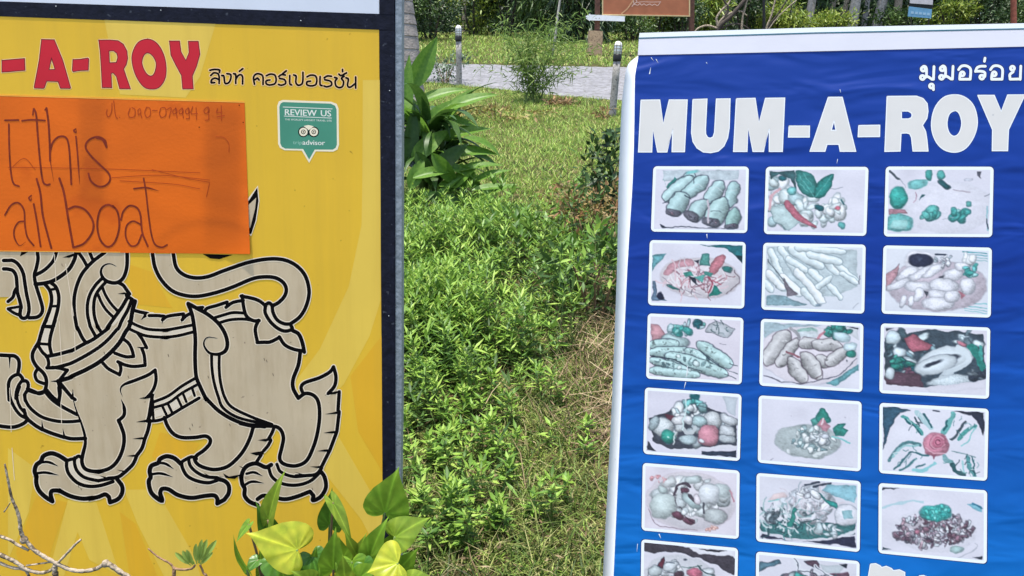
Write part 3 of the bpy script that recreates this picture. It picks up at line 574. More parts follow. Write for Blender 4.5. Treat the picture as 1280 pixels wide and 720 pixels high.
for l in ([(10,209),(130,211),(250,216)], [(140,222),(200,219),(262,225)], [(190,212),(230,222),(262,228)], [(150,226),(215,230),(250,236)], [(270,171),(280,172),(286,180),(286,190)], [(262,228),(258,246)], [(12,212),(30,198),(44,212)]): hw.stroke(l, .8, 4, 5)
HZ = lambda *p: Z(0, 110, 3.275, *p)
ink_lines = [  # "T", "This", "tail boat"
    ([(20,132),(76,131)], 1.7), ([(90,134),(130,130),(184,133)], 1.7), ([(36,148),(38,250),(44,340),(55,390),(78,402)], 1.7), ([(138,85),(148,110),(155,200),(165,310),(175,380),(190,396),(204,394)], 1.9), ([(134,110),(138,85),(146,90)], 1.4),
    ([(190,82),(198,140),(203,220),(205,298)], 2.0), ([(184,90),(190,82),(196,92)], 1.3), ([(205,262),(215,225),(240,200),(270,203),(282,240),(288,320),(292,394)], 1.9), ([(206,300),(220,385)], 1.0), ([(310,168),(302,174),(310,182),(314,172)], 1.6), ([(311,198),(318,280),(326,395)], 1.6),
    ([(436,243),(430,215),(400,200),(365,212),(350,240),(370,275),(410,315),(445,350),(450,378),(430,400),(400,402),(372,380),(362,350)], 1.9), ([(436,240),(420,212),(396,204)], 2.2),
    ([(150,372),(165,430),(175,520),(195,600),(210,655)], 2.1), ([(243,370),(262,430),(280,540),(300,652)], 2.3), ([(282,495),(310,485),(350,500),(380,545),(378,590),(345,635),(305,652)], 2.1), ([(128,440),(118,450),(126,460),(130,448)], 1.6), ([(138,475),(150,540),(166,648)], 1.9),
    ([(20,520),(45,480),(75,470),(98,500),(102,560),(112,610),(138,645)], 1.7), ([(100,545),(75,550),(58,580),(60,615),(80,645),(105,630)], 1.6), ([(470,490),(440,478),(410,500),(398,560),(410,620),(440,650),(470,630),(488,570),(482,510),(462,482)], 2.0),
    ([(495,540),(505,505),(530,482),(560,490),(575,520),(582,590),(605,648)], 1.9), ([(578,560),(545,545),(518,565),(515,610),(535,645),(562,640),(580,600)], 1.7), ([(588,370),(598,430),(608,520),(620,600),(635,640),(662,652),(684,642)], 1.7), ([(548,412),(600,408),(652,422)], 1.6)]
for l, w in ink_lines: hw.stroke(HZ(*l), w*1.25, 1, 5, True, 'e' if w < 1.7 else '')
# telephone line, in thin pen
TP = lambda *p: Z(110, 110, 3.273, *p)
for l in ([(78,88),(75,105),(85,118),(96,95),(98,62)], [(105,52),(112,110),(120,124)], [(128,120),(130,121)], [(172,82),(165,105),(172,120),(190,115),(192,88),(180,80)], [(204,92),(206,110),(216,98),(212,84),(204,92)], [(214,100),(220,122)], [(240,78),(232,100),(240,120),(254,112),(254,85),(242,78)], [(264,92),(282,92)], [(298,82),(292,104),(302,120),(318,110),(316,82),(302,80)], [(322,88),(340,82),(332,120)], [(356,85),(346,95),(352,106),(364,96),(358,82),(364,122)], [(380,85),(372,95),(378,106),(390,96),(384,82),(390,122)], [(408,82),(398,94),(405,106),(416,96),(410,82),(414,122),(402,126)], [(428,76),(422,104),(448,104)], [(442,80),(444,128)], [(486,78),(474,92),(482,104),(496,92),(490,78),(494,125),(480,132)], [(530,84),(526,100),(548,98)], [(545,72),(546,132)], [(528,118),(558,112)]): hw.stroke(TP(*l), 1.15, 4, 5)
hw.obj('handwriting', [orange, mat('brown_marker', S(124, 40, 18), .6, .3, 60), mat('card_edge', S(246, 190, 80, KY), .6), mat('faded_patch', S(219, 103, 21, KO), .6, .03), mat('faded_marker', S(172, 66, 18, KO), .6, .1, 40), mat('shaded_patch', S(210, 97, 19, KO), .6, .03)], notice)
for px, py in ((299, 131.5), (304, 153), (249, 159)):
    q = MB(); p = SB.loc(px, py, .0013); q.add([(p[0]+math.cos(a)*.0012, p[1], p[2]+math.sin(a)*.0012) for a in np.linspace(0, 2*math.pi, 8, endpoint=False)], [tuple(range(8))]); q.obj('staple', ink, notice)

# ------------------------------------------------------------------ the blue menu banner
KB = .54
def c2w(x, y, z): return Vector((x, z*math.cos(PITCH)-y*math.sin(PITCH), -y*math.cos(PITCH)-z*math.sin(PITCH)))
bX = Vector((.97529, -.22047, .01404)); bYd = Vector((-.04301, -.25185, -.96681))
T0 = CAMP+c2w(.28249, -.2416, 1.6)
BB0 = Board(T0, bX, -bYd)
P2 = BB0.world(BB0.loc(1000, 400)); P2 = P2-BB0.Y*((P2.z-float(gz(P2.x, P2.y)))/BB0.Y.z)
BB = Board(P2, bX, -bYd)
banner = thing('menu_banner', 'leaning blue banner with rows of food photos below big white capitals', 'banner')
banner.matrix_world = BB.matrix()
def banner_blue():
    m, t, b, out = nodes('blue_vinyl'); N = t.nodes; Lk = t.links
    tc = N.new('ShaderNodeTexCoord'); sp = N.new('ShaderNodeSeparateXYZ'); Lk.new(tc.outputs['Object'], sp.inputs[0])
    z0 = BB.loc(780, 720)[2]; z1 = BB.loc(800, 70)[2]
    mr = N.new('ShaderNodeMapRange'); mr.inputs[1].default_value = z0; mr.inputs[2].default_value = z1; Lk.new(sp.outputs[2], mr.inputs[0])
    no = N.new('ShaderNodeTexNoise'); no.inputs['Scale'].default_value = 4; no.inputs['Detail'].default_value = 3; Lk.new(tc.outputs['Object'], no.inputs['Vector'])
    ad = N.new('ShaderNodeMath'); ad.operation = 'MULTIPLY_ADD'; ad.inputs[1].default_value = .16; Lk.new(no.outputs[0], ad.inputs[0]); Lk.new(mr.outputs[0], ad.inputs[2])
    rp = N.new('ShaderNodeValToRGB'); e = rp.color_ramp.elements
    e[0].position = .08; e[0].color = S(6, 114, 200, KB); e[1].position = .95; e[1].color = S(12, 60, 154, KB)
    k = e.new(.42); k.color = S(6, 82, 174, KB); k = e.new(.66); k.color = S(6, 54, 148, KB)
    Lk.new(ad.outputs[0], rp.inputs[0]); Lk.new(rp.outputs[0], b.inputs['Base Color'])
    b.inputs['Roughness'].default_value = .42; b.inputs['Specular IOR Level'].default_value = .15
    mp = N.new('ShaderNodeMapping'); mp.inputs['Scale'].default_value = (5, 5, 16); mp.inputs['Rotation'].default_value = (0, .3, 0); Lk.new(tc.outputs['Object'], mp.inputs['Vector'])
    n2 = N.new('ShaderNodeTexNoise'); n2.inputs['Scale'].default_value = 1.0; n2.inputs['Detail'].default_value = 2; n2.inputs['Distortion'].default_value = .6; Lk.new(mp.outputs[0], n2.inputs['Vector'])
    bp = N.new('ShaderNodeBump'); bp.inputs['Strength'].default_value = .7; bp.inputs['Distance'].default_value = .012; Lk.new(n2.outputs[0], bp.inputs['Height']); Lk.new(bp.outputs[0], b.inputs['Normal'])
    return m
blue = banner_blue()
white_vinyl = mat('white_vinyl', S(226, 228, 240, KB), .45, .03, 8, .1, 12, dirt=S(190, 192, 200, KB), dscale=60, dthr=.75)
letter_white = mat('letter_white', S(222, 222, 220, KB), .45, .03, 18, dirt=S(186, 192, 196, KB), dscale=60, dthr=.74)
rim_white = mat('rim_white', S(240, 248, 255, KB), .45, .01)
navy_ink = mat('navy_print', S(14, 26, 84, KB), .45, .05)
teal_ink = mat('teal_print', S(40, 110, 130, KB), .45, .05)
LEFT = [(798.3, 69.6), (794, 93), (793.4, 113), (792.7, 166), (790.6, 230), (784, 340), (776, 520), (767, 720), (759, 900), (749, 1100)]
OUT = [(797.2, 70), (784.5, 82), (779.6, 108), (776.6, 142), (773.2, 230), (771, 340), (764, 520), (753.6, 720), (745, 900), (735, 1100)]
RIGHT_X = 1338
face = [(798.3, 69.8), (1020, 64.6), (1271, 59), (RIGHT_X, 57.6), (RIGHT_X-12, 1150)]+LEFT[::-1][:-1]
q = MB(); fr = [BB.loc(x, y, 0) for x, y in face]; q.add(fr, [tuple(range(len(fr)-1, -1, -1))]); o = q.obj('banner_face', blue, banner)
if o.data.polygons[0].normal.y > 0: o.data.flip_normals()
bface = o
q = MB(); n = len(LEFT)
LL = catmull(LEFT, 6); OO = catmull(OUT, 6)
# the wrapped edge: from the face round the side of the frame
L3 = [BB.loc(x, y, .0004) for x, y in LL]; O3 = [BB.loc(x, y, -.034) for x, y in OO]
Q3 = [(p[0]+.02, p[1]+.012, p[2]) for p in O3]
q.add(L3+O3+Q3, [(i, i+1, i+1+len(LL), i+len(LL)) for i in range(len(LL)-1)]+[(i+len(LL), i+1+len(LL), i+1+2*len(LL), i+2*len(LL)) for i in range(len(LL)-1)])
q.obj('wrapped_edge', mat('bare_vinyl', (.80, .82, .86), .5, .03, 8, .1, 12, dirt=(.6, .62, .66, 1), dscale=60, dthr=.75), banner, True)
quad_slab(BB, [(798.6, 47.8), (1020, 41.2), (1271, 36.2), (RIGHT_X, 34.8), (RIGHT_X, 57.3), (1271, 58.7), (1020, 64.3), (797.2, 69.4)], .0004, -.004, 'white_band', white_vinyl, banner)
quad_slab(BB, [(799.4, 41.2), (1020, 34.4), (1271, 29.2), (RIGHT_X, 27.8), (RIGHT_X, 34.4), (1271, 35.8), (1020, 40.8), (798.8, 47.3)], .0008, -.034, 'top_bar', rim_white, banner)
tp = Print(BB, .0010); tp.stroke([(799, 47.6), (1020, 41), (1271, 36), (RIGHT_X, 34.6)], 1.3, 0, 0, False); tp.stroke([(797.8, 69.3), (1020, 64.5), (1271, 58.8), (RIGHT_X, 57.4)], .8, 1, 0, False)
tp.obj('seam_line', [teal_ink, navy_ink], banner)
frame_grey = mat('aluminium', (.5, .5, .52), .4, .1, 40, metal=.6)
quad_slab(BB, [(803, 48), (RIGHT_X-3, 40), (RIGHT_X-12, 1130), (760, 1090)], -.006, -.03, 'backing_board', white_vinyl, banner)
for x in (820, 1290):
    a = BB.loc(x, 60, -.032); b_ = BB.world(a); foot = Vector((b_.x+.02, b_.y+.55, 0)); foot.z = float(gz(foot.x, foot.y))
    q = MB(); iv = BB.matrix().inverted(); q.tube([b_, foot], .011, 8); q.v = [tuple(iv @ Vector(v)) for v in q.v]; q.obj('support_leg', frame_grey, banner)
for x0_ in (770, 1270): quad_slab(BB, [(x0_, 1080), (x0_+26, 1080), (x0_+26, 1290), (x0_, 1290)], -.008, -.03, 'foot', frame_grey, banner)

BZ = lambda *p: Z(790, 110, 6.4, *p)
BA = lambda *p: Z(980, 105, 7.58, *p)
BR_ = lambda *p: Z(1090, 105, 6.737, *p)
wm = [navy_ink, letter_white, rim_white]
def blet(o, holes=[]): letter(BB, .00015, bface, o, holes, wm, 1.0, 1.2)
blet(BZ((72,97),(222,95),(250,285),(298,95),(442,95),(420,510),(320,510),(326,330),(280,512),(205,512),(168,335),(158,512),(52,512)))
blet(BZ((487,92),(600,88),(588,330),(590,370),(605,395),(625,402),(648,392),(660,355),(675,88),(785,86),(778,320),(765,400),(735,465),(690,505),(630,518),(570,512),(520,480),(488,430),(476,360)))
blet(BZ((835,85),(985,82),(1016,275),(1068,82),(1222,80),(1203,508),(1098,508),(1098,325),(1052,508),(968,508),(930,325),(920,508),(812,508)))
blet(BA((48,398),(242,398),(240,503),(42,503)))
blet(BA((420,125),(552,125),(680,638),(532,638),(520,572),(408,572),(388,638),(246,638)), [BA((474,345),(492,438),(448,438))])
blet(BA((708,393),(908,390),(906,498),(702,500)))
blet(BR_((127,104),(375,102),(430,122),(465,165),(472,230),(462,290),(425,348),(452,400),(463,470),(472,565),(345,565),(332,450),(318,420),(290,412),(245,415),(237,565),(108,568)), [BR_((248,228),(305,228),(332,245),(338,262),(330,285),(305,294),(248,294))])
blet(catmull(BR_((700,90),(790,115),(860,190),(888,320),(860,440),(790,540),(700,575),(600,550),(530,470),(500,350),(525,210),(600,115)), 4, True), [catmull(BR_((698,225),(735,250),(755,330),(735,410),(692,440),(650,410),(632,335),(650,255)), 4, True)])
blet(BR_((890,95),(1030,95),(1088,230),(1142,92),(1290,90),(1150,385),(1142,562),(1012,562),(1015,385)))
blet(Z(1070, 690, 6.095, (110,92),(150,88),(185,105),(195,118),(230,108),(270,125),(285,142),(330,135),(372,155),(372,200),(340,330),(100,310),(95,180)))
blet(Z(1070, 690, 6.095, (480,182),(515,178),(540,190),(530,230),(480,230)))
wt = Print(BB, .00015); WZ = lambda *p: Z(1130, 65, 8.533, *p)
ws = []
def wring(x, y): ws.append((circ(x, y, 21, 12), True))
for ox, oy in ((0, 0), (203, -3)):
    wring(205+ox, 182+oy); ws.append(([(188+ox,168+oy),(215+ox,152+oy),(238+ox,175+oy),(240+ox,262+oy)], False)); wring(197+ox, 272+oy); ws.append(([(215+ox,278+oy),(250+ox,262+oy),(300+ox,292+oy)], False)); ws.append(([(320+ox,155+oy),(314+ox,292+oy)], False))
wring(293, 363); ws.append(([(312,352),(314,402)], False))
for ox in (0, 340):
    ws.append(([(582+ox,188),(612+ox,152),(660+ox,147),(700+ox,168),(712+ox,205),(706+ox,290)], False)); ws.append(([(706+ox,290),(594+ox,290)], False)); ws.append(([(594+ox,290),(598+ox,240),(610+ox,220)], False)); wring(622+ox, 233)
ws += [([(762,208),(780,168),(820,152),(868,152)], False), ([(768,205),(830,206),(862,222),(862,262)], False), ([(864,65),(858,100)], False)]; wring(830, 268)
wring(1157, 173); ws += [([(1138,180),(1165,208),(1130,240),(1132,290)], False), ([(1132,290),(1235,288)], False), ([(1240,292),(1246,150)], False)]
for pts, cl in ws: wt.stroke(WZ(*pts), 5.2, 0, 0, not cl or True, '', cl)
for pts, cl in ws: wt.stroke(WZ(*pts), 3.3, 1, 3, True, '', cl)
wt.obj('thai_lettering', [navy_ink, rim_white], bface)
# drips and scuffs on the vinyl
for l, w in (([(812,92),(813.5,84)], 1.2), ([(820,74),(823,79)], .8), ([(814,72),(817,76)], .8), ([(883.5,293),(884,298)], 1.2), ([(857,478),(855,486)], 1.1), ([(859,458),(858,470)], .8), ([(824,668),(826,673)], 1.4), ([(797,680),(796,690)], .7), ([(1047,199),(1046,205)], .7), ([(883,78),(884,80)], .7), ([(1050,112),(1051,116)], .7)):
    dr = Print(BB, .0006); dr.stroke(l, w, 0, 0, False, 'e'); dr.obj('paint_drip', [rim_white], bface)

# ------------------------------------------------------------------ food photographs, printed on the vinyl
WG, HG = 150, 104
class Pic:
    """a small printed photograph, painted as colours of a fine grid; coordinates are those of the enlarged view it was read from"""
    def __init__(s, zx, zy, sc_, c, bgc, seed):
        s.z = (zx, zy, sc_); s.c = [np.array(p, float) for p in c]      # TL TR BR BL, enlarged-view coordinates
        a = np.linspace(.03, .97, WG); b = np.linspace(.045, .955, HG); A, B = np.meshgrid(a, b)
        TL, TR, BR, BL = s.c; w = lambda k: (TL[k]*(1-A)+TR[k]*A)*(1-B)+(BL[k]*(1-A)+BR[k]*A)*B
        s.GX, s.GY = w(0), w(1); s.X, s.Y = s.GX, s.GY; s.I = np.ones((HG, WG, 3))*np.array(bgc, float); s.r = np.random.default_rng(seed)
        s.I += s.smooth(5)[..., None]*4
        s.X = s.GX+s.smooth(11)*6+s.smooth(28)*2.5; s.Y = s.GY+s.smooth(10)*6+s.smooth(26)*2.5; s.fib = s.smooth(26)*.45+s.smooth(52)*.75; s.fib2 = s.smooth(15)
    def smooth(s, n):
        g = s.r.normal(size=(n+2, n+2)); yi = np.linspace(0, n, HG); xi = np.linspace(0, n, WG)
        y0 = yi.astype(int); x0 = xi.astype(int); fy = (yi-y0)[:, None]; fx = (xi-x0)[None, :]
        fy = fy*fy*(3-2*fy); fx = fx*fx*(3-2*fx)
        return (g[y0][:, x0]*(1-fx)+g[y0][:, x0+1]*fx)*(1-fy)+(g[y0+1][:, x0]*(1-fx)+g[y0+1][:, x0+1]*fx)*fy
    def put(s, mask, col): s.I = s.I*(1-mask[..., None])+np.clip(col, 0, 255)*mask[..., None]
    def E(s, cx, cy, rx, ry, ang=0, col=(200, 210, 215), sh=.35, edge=(45, 58, 70), ew=.12, tex=3):
        a = math.radians(ang); dx = s.X-cx; dy = s.Y-cy
        u = (dx*math.cos(a)+dy*math.sin(a))/rx; v = (-dx*math.sin(a)+dy*math.cos(a))/ry; e_ = 2.0 if rx > 140 else 2.5; d = (np.abs(u)**e_+np.abs(v)**e_)**(1/e_)
        if edge is not None: s.put(np.clip((1+ew*.8-d)/max(.08, ew), 0, 1)*.62*(d > .8), np.array(edge, float)*.75+np.array(col, float)*.25)
        sx, sy = s.r.uniform(-6, 6, 2); q = np.roll(s.fib, (int(sx*9), int(sy*9)), (0, 1)); kf = .35 if min(col) > 195 and rx > 150 else 1; lit = 1+sh*.30-sh*1.15*d**2.2+sh*.55*(-dy-.4*dx)/max(rx, ry)+kf*(.035*q+.03*s.fib2); hl = np.exp(-(((u+.25)/.3)**2+((v+.45)/.25)**2))*sh*38
        s.put(np.clip((1-d)*min(rx, ry)/9+.15, 0, 1)*(d < 1.08), np.array(col, float)*lit[..., None]+hl[..., None]+s.r.normal(size=s.X.shape)[..., None]*tex)
    def R(s, x0, y0, x1, y1, w, col, dark=(58, 64, 76), sh=.5, taper=.12, spots=0):
        """a roll: cylinder seen from above, lit from the upper left, dark along its lower side"""
        dx, dy = x1-x0, y1-y0; L_ = math.hypot(dx, dy); k_ = .2*w/L_; x0 -= dx*k_; y0 -= dy*k_; x1 += dx*k_; y1 += dy*k_; w *= 1.06; dx, dy = x1-x0, y1-y0; L_ = math.hypot(dx, dy); ux, uy = dx/L_, dy/L_; nx, ny = -uy, ux
        if ny < 0: nx, ny = -nx, -ny
        t = ((s.X-x0)*ux+(s.Y-y0)*uy)/L_; q = ((s.X-x0)*nx+(s.Y-y0)*ny)/(w*.5*(1-taper*(2*t-1)**2))
        e = np.maximum(np.abs(q), np.abs(2*t-1)**1.0*(1+0*q)); r = w*.5/L_*2; e = np.where(np.abs(2*t-1) > 1-r, np.sqrt(np.clip((np.abs(2*t-1)-1+r)/r, 0, 9)**2*.8+q*q), np.abs(q))
        s.put(np.clip((1.16-e)/.16, 0, 1)*.75, np.array(dark, float))
        lit = 1.06-sh*.5*np.clip(q, -1, 1.2)-sh*.55*np.abs(np.clip(q, -1.2, 1.2))**3+.05*np.sin(t*L_/9+s.fib*1.5)*.5+.03*s.fib2; hl = np.exp(-((q+.35)/.22)**2)*16*(e < 1)
        s.put(np.clip((1-e)*w/14+.1, 0, 1)*(e < 1.02), np.array(col, float)*lit[..., None]+hl[..., None]+s.r.normal(size=s.X.shape)[..., None]*3)
        for _ in range(spots):
            k = s.r.uniform(.08, .92); h = s.r.uniform(-.35, .35)*w; s.E(x0+dx*k+nx*h, y0+dy*k+ny*h, s.r.uniform(7, 20), s.r.uniform(4, 9), s.r.uniform(0, 180), tuple(np.array(col)*s.r.choice([.45, .7, 1.15])), .2, None)
    def P(s, pts, col, sh=.15, edge=None, ew=6, tex=2, soft=5):
        n = len(pts); ins = np.zeros(s.X.shape, bool); D = np.full(s.X.shape, 1e9)
        for i in range(n):
            x0, y0 = pts[i]; x1, y1 = pts[(i+1) % n]
            ins ^= ((y0 > s.Y) != (y1 > s.Y)) & (s.X < (x1-x0)*(s.Y-y0)/((y1-y0) or 1e-9)+x0)
            D = np.minimum(D, s.seg(x0, y0, x1, y1))
        sd = np.where(ins, D, -D)
        if edge is not None: s.put(np.clip((sd+ew)/soft, 0, 1)*np.clip(1-sd/ew, 0, 1)*.9, np.array(edge, float))
        lit = 1-sh*1.2*np.exp(-np.maximum(sd, 0)/22.)+(.035*s.fib+.04*s.fib2)*(min(col) < 205)
        s.put(np.clip(sd/soft+.5, 0, 1), np.array(col, float)*lit[..., None]+s.r.normal(size=s.X.shape)[..., None]*tex)
        return ins
    def seg(s, x0, y0, x1, y1):
        dx, dy = x1-x0, y1-y0; t = np.clip(((s.X-x0)*dx+(s.Y-y0)*dy)/(dx*dx+dy*dy+1e-9), 0, 1)
        return np.hypot(s.X-x0-t*dx, s.Y-y0-t*dy)
    def L(s, pts, w, col, a=.9, smooth=True):
        if smooth and len(pts) > 2: pts = catmull(pts, 4)
        D = np.full(s.X.shape, 1e9)
        for i in range(len(pts)-1): D = np.minimum(D, s.seg(*pts[i], *pts[i+1]))
        s.put(np.clip((w*.5-D)/4+.5, 0, 1)*a, np.array(col, float))
    def SC(s, cx, cy, rx, ry, n, pal, size, asp=.5, dark=(40, 52, 62), ew=.25):
        for _ in range(n):
            t = s.r.uniform(0, 6.28); q = math.sqrt(s.r.uniform(0, 1)); k = s.r.uniform(.6, 1.4)*size
            s.E(cx+math.cos(t)*q*rx, cy+math.sin(t)*q*ry, k, k*asp*s.r.uniform(.6, 1.4), s.r.uniform(0, 180), pal[s.r.integers(len(pal))], .45, dark, ew, 8)
    def NL(s, cx, cy, rx, ry, n, pal, length, w):
        for _ in range(n):
            t = s.r.uniform(0, 6.28); q = math.sqrt(s.r.uniform(0, 1)); x = cx+math.cos(t)*q*rx; y = cy+math.sin(t)*q*ry; a = s.r.uniform(0, 6.28)
            l = length*s.r.uniform(.5, 1.2); b = a+s.r.uniform(-1, 1)
            s.L([(x, y), (x+math.cos(a)*l*.5, y+math.sin(a)*l*.5), (x+math.cos(a)*l*.5+math.cos(b)*l*.5, y+math.sin(a)*l*.5+math.sin(b)*l*.5)], w*s.r.uniform(.7, 1.3), pal[s.r.integers(len(pal))])
    def build(s, label):
        cz = [(s.z[0]+p[0]/s.z[2], s.z[1]+p[1]/s.z[2]) for p in s.c]
        ctr = np.mean(cz, 0); fr = []
        dirs = [(1, 1), (-1, 1), (-1, -1), (1, -1)]; r = 5.0
        for i, (x, y) in enumerate(cz):
            nxt = np.array(cz[(i+1) % 4])-np.array((x, y)); prv = np.array(cz[(i-1) % 4])-np.array((x, y)); nxt = nxt/np.hypot(*nxt); prv = prv/np.hypot(*prv)
            c0 = np.array((x, y))+nxt*r+prv*r
            for k in range(6):
                t = k/5*math.pi/2; fr.append(tuple(c0-nxt*math.cos(t)*r-prv*math.sin(t)*r))
        p = Print(BB, .00015)
        mid = np.mean(fr, 0)
        p.fill([tuple(mid+(np.array(f)-mid)*1.014) for f in fr], 1, 0); p.fill(fr, 0, 2)
        o = p.obj('food_photo', [rim_white, navy_ink], bface); tag(o, label)
        d = .0003; V = []
        for j in range(HG):
            for i in range(WG): V.append((s.z[0]+s.GX[j, i]/s.z[2], s.z[1]+s.GY[j, i]/s.z[2]))
        V = [BB.loc(x, y, d) for x, y in V]
        i = np.arange(WG-1)[None, :]+np.arange(HG-1)[:, None]*WG; i = i.ravel()
        me = mesh_np('picture', np.array(V), np.stack([i, i+WG, i+1+WG, i+1], 1))
        # trim the picture's corners to the rounded border
        I = np.clip(s.I+s.smooth(70)[..., None]*2, 0, 255)
        lum = I.mean(-1, keepdims=True); w8 = np.clip((204-lum)/60, 0, 1); I = I*(1+w8*(.05*s.smooth(75)+.05*s.smooth(44)+.04*s.smooth(20))[..., None])
        I = I*.9+.1*np.array((178, 196, 206))
        for _ in range(2): b_ = np.pad(I, ((1, 1), (1, 1), (0, 0)), 'edge'); I = .5*I+.125*(b_[:-2, 1:-1]+b_[2:, 1:-1]+b_[1:-1, :-2]+b_[1:-1, 2:])
        I = np.clip(I, 0, 255)
        blur = (np.pad(I, ((1, 1), (1, 1), (0, 0)), 'edge')); bl = (blur[:-2, 1:-1]+blur[2:, 1:-1]+blur[1:-1, :-2]+blur[1:-1, 2:])/4
        I = np.clip(I+(I-bl)*1.3, 0, 255)/255.
        LI = np.where(I <= .04045, I/12.92, ((I+.055)/1.055)**2.4)*KB*.98
        at_ = me.color_attributes.new('print', 'FLOAT_COLOR', 'POINT')
        at_.data.foreach_set('color', np.concatenate([np.clip(LI, 0, .92).reshape(-1, 3), np.ones((WG*HG, 1))], 1).astype(np.float32).ravel())
        me.shade_smooth() if hasattr(me, 'shade_smooth') else None
        link('picture', me, photo_print, o)
def photo_mat():
    m, t, b, out = nodes('photo_print'); a = t.nodes.new('ShaderNodeAttribute'); a.attribute_name = 'print'
    t.links.new(a.outputs['Color'], b.inputs['Base Color']); b.inputs['Roughness'].default_value = .45; b.inputs['Specular IOR Level'].default_value = .15; return m
photo_print = photo_mat()
PAPER = (226, 225, 238); WH = (232, 238, 243); BLG = (168, 194, 200); GRY = (176, 186, 192); TEAL = (58, 146, 140); DTEAL = (26, 84, 92); LTEAL = (120, 196, 196); DK = (34, 42, 58); PINK = (214, 150, 164); MAR = (104, 66, 84); PALE = (206, 222, 226)

p = Pic(800, 195, 7.2, [(120, 92), (980, 95), (965, 693), (98, 680)], PAPER, 1)             # spring rolls
p.P([(205,130),(890,130),(885,215),(205,225)], (196,210,218), .05)
p.P([(205,200),(240,270),(310,190),(330,220),(250,290)], TEAL, .2)
for r_ in ((235,385,470,185,118,(170,200,202)),(410,350,580,215,120,(160,192,194)),(620,385,725,250,122,(166,196,198)),(805,430,850,260,118,(158,190,192)),(390,365,300,500,160,(158,188,190)),(575,415,480,545,140,(164,192,194)),(735,420,650,590,168,(160,190,190)),(858,500,815,630,120,(136,172,168))): p.R(*r_, DK, .55)
for c_ in ((300,512,72,36,22),(462,545,76,44,30),(640,598,88,42,14),(822,632,64,26,4)): p.E(*c_,(92,92,104),.45,DK,.08); p.SC(c_[0],c_[1],c_[2]*.6,c_[3]*.5,9,[(150,150,160),(60,56,68),(120,100,112)],12,.6,DK,.2)
p.L([(330,210),(450,180),(490,210)], 5, (70,96,104)); p.L([(440,290),(520,250),(560,270)], 5, (206,222,226)); p.L([(630,300),(690,290),(740,320)], 5, (206,222,226)); p.L([(770,320),(870,310)], 5, (206,222,226)); p.L([(640,500),(700,490),(730,505)], 8, (90,104,112))
p.L([(610,400),(620,480),(612,600)], 20, (206,196,206)); p.L([(180,635),(600,648),(870,650)], 7, (60,66,80)); p.P([(182,615),(240,640),(182,642)], DK); p.E(470,148,70,18,-10,LTEAL,.2,None)
p.L([(200,430),(280,390),(320,340)], 6, DK); p.L([(395,345),(460,395)], 8, DK); p.L([(370,190),(430,175),(490,190),(480,240)], 6, DK)
p.build('photo of leaf-wrapped rolls')
p = Pic(945, 195, 6.857, [(85, 92), (965, 93), (945, 685), (68, 668)], PAPER, 2)            # creamy curry with basil
p.SC(230,380,140,230,26,[PALE,WH,BLG,(200,214,216)],60,.7,(92,120,128),.12); p.SC(560,470,200,150,28,[PALE,WH,(208,218,222)],52,.6,(120,146,152),.12); p.P([(115,430),(240,420),(370,560),(290,630),(160,560)], (196,220,222), .15, (70,110,118))
p.P([(120,130),(330,130),(350,320),(300,200),(200,150),(120,200)], (60,104,110), .3); p.E(230,190,40,24,20,DTEAL,.4,DK); p.E(310,300,40,40,0,LTEAL,.4,DTEAL)
p.P(catmull([(345,135),(430,130),(490,180),(520,270),(500,345),(430,335),(370,270),(345,200)],4,True), TEAL, .3, (20,80,80)); p.P(catmull([(665,160),(640,270),(590,340),(500,345),(525,240),(590,180)],4,True), (44,150,142), .3, (20,80,80))
for l in ([(360,160),(430,250),(495,340)], [(655,170),(580,260),(505,340)], [(400,150),(470,250)], [(370,230),(450,310)]): p.L(l, 5, (110,190,184))
p.P(catmull([(235,400),(280,390),(370,490),(430,545),(525,608),(430,590),(350,540),(260,450)],4,True), (206,116,136), .2, (120,70,84)); p.L([(205,280),(130,350),(112,440)], 24, (216,168,176)); p.E(545,445,40,26,10,DTEAL,.3,DK); p.E(735,590,34,28,20,(90,170,170),.3,DTEAL); p.E(700,450,26,20,30,(210,110,130),.3,None); p.L([(730,380),(765,420)], 14, DTEAL); p.L([(640,280),(740,270)], 6, (140,150,160))
p.build('photo of a pale curry under two basil leaves')
p = Pic(1090, 195, 6.857, [(118, 90), (1043, 92), (1030, 695), (102, 690)], PAPER, 3)       # plate with limes
p.E(650,440,390,230,0,(228,228,240),.05,(196,206,222),.03); p.P([(905,130),(945,130),(935,200),(905,170)], (90,90,104), .2)
p.E(390,240,85,38,-12,LTEAL,.25,(80,160,160)); p.E(225,360,75,90,0,(52,160,150),.35,(20,90,90)); p.E(235,575,115,75,3,(110,190,188),.3,(30,120,120)); p.E(235,585,80,48,3,(160,216,214),.15,None)
p.E(490,170,30,48,0,TEAL,.4,(20,80,80)); p.E(588,165,28,38,-15,(70,150,146),.4,DTEAL); p.E(620,248,28,60,-45,(28,70,76),.3,DK); p.P([(140,455),(300,455),(310,485),(140,510)], (206,150,166), .2, (120,90,100)); p.L([(155,130),(235,195)], 22, (56,66,76)); p.L([(240,190),(285,270)], 5, (150,156,166))
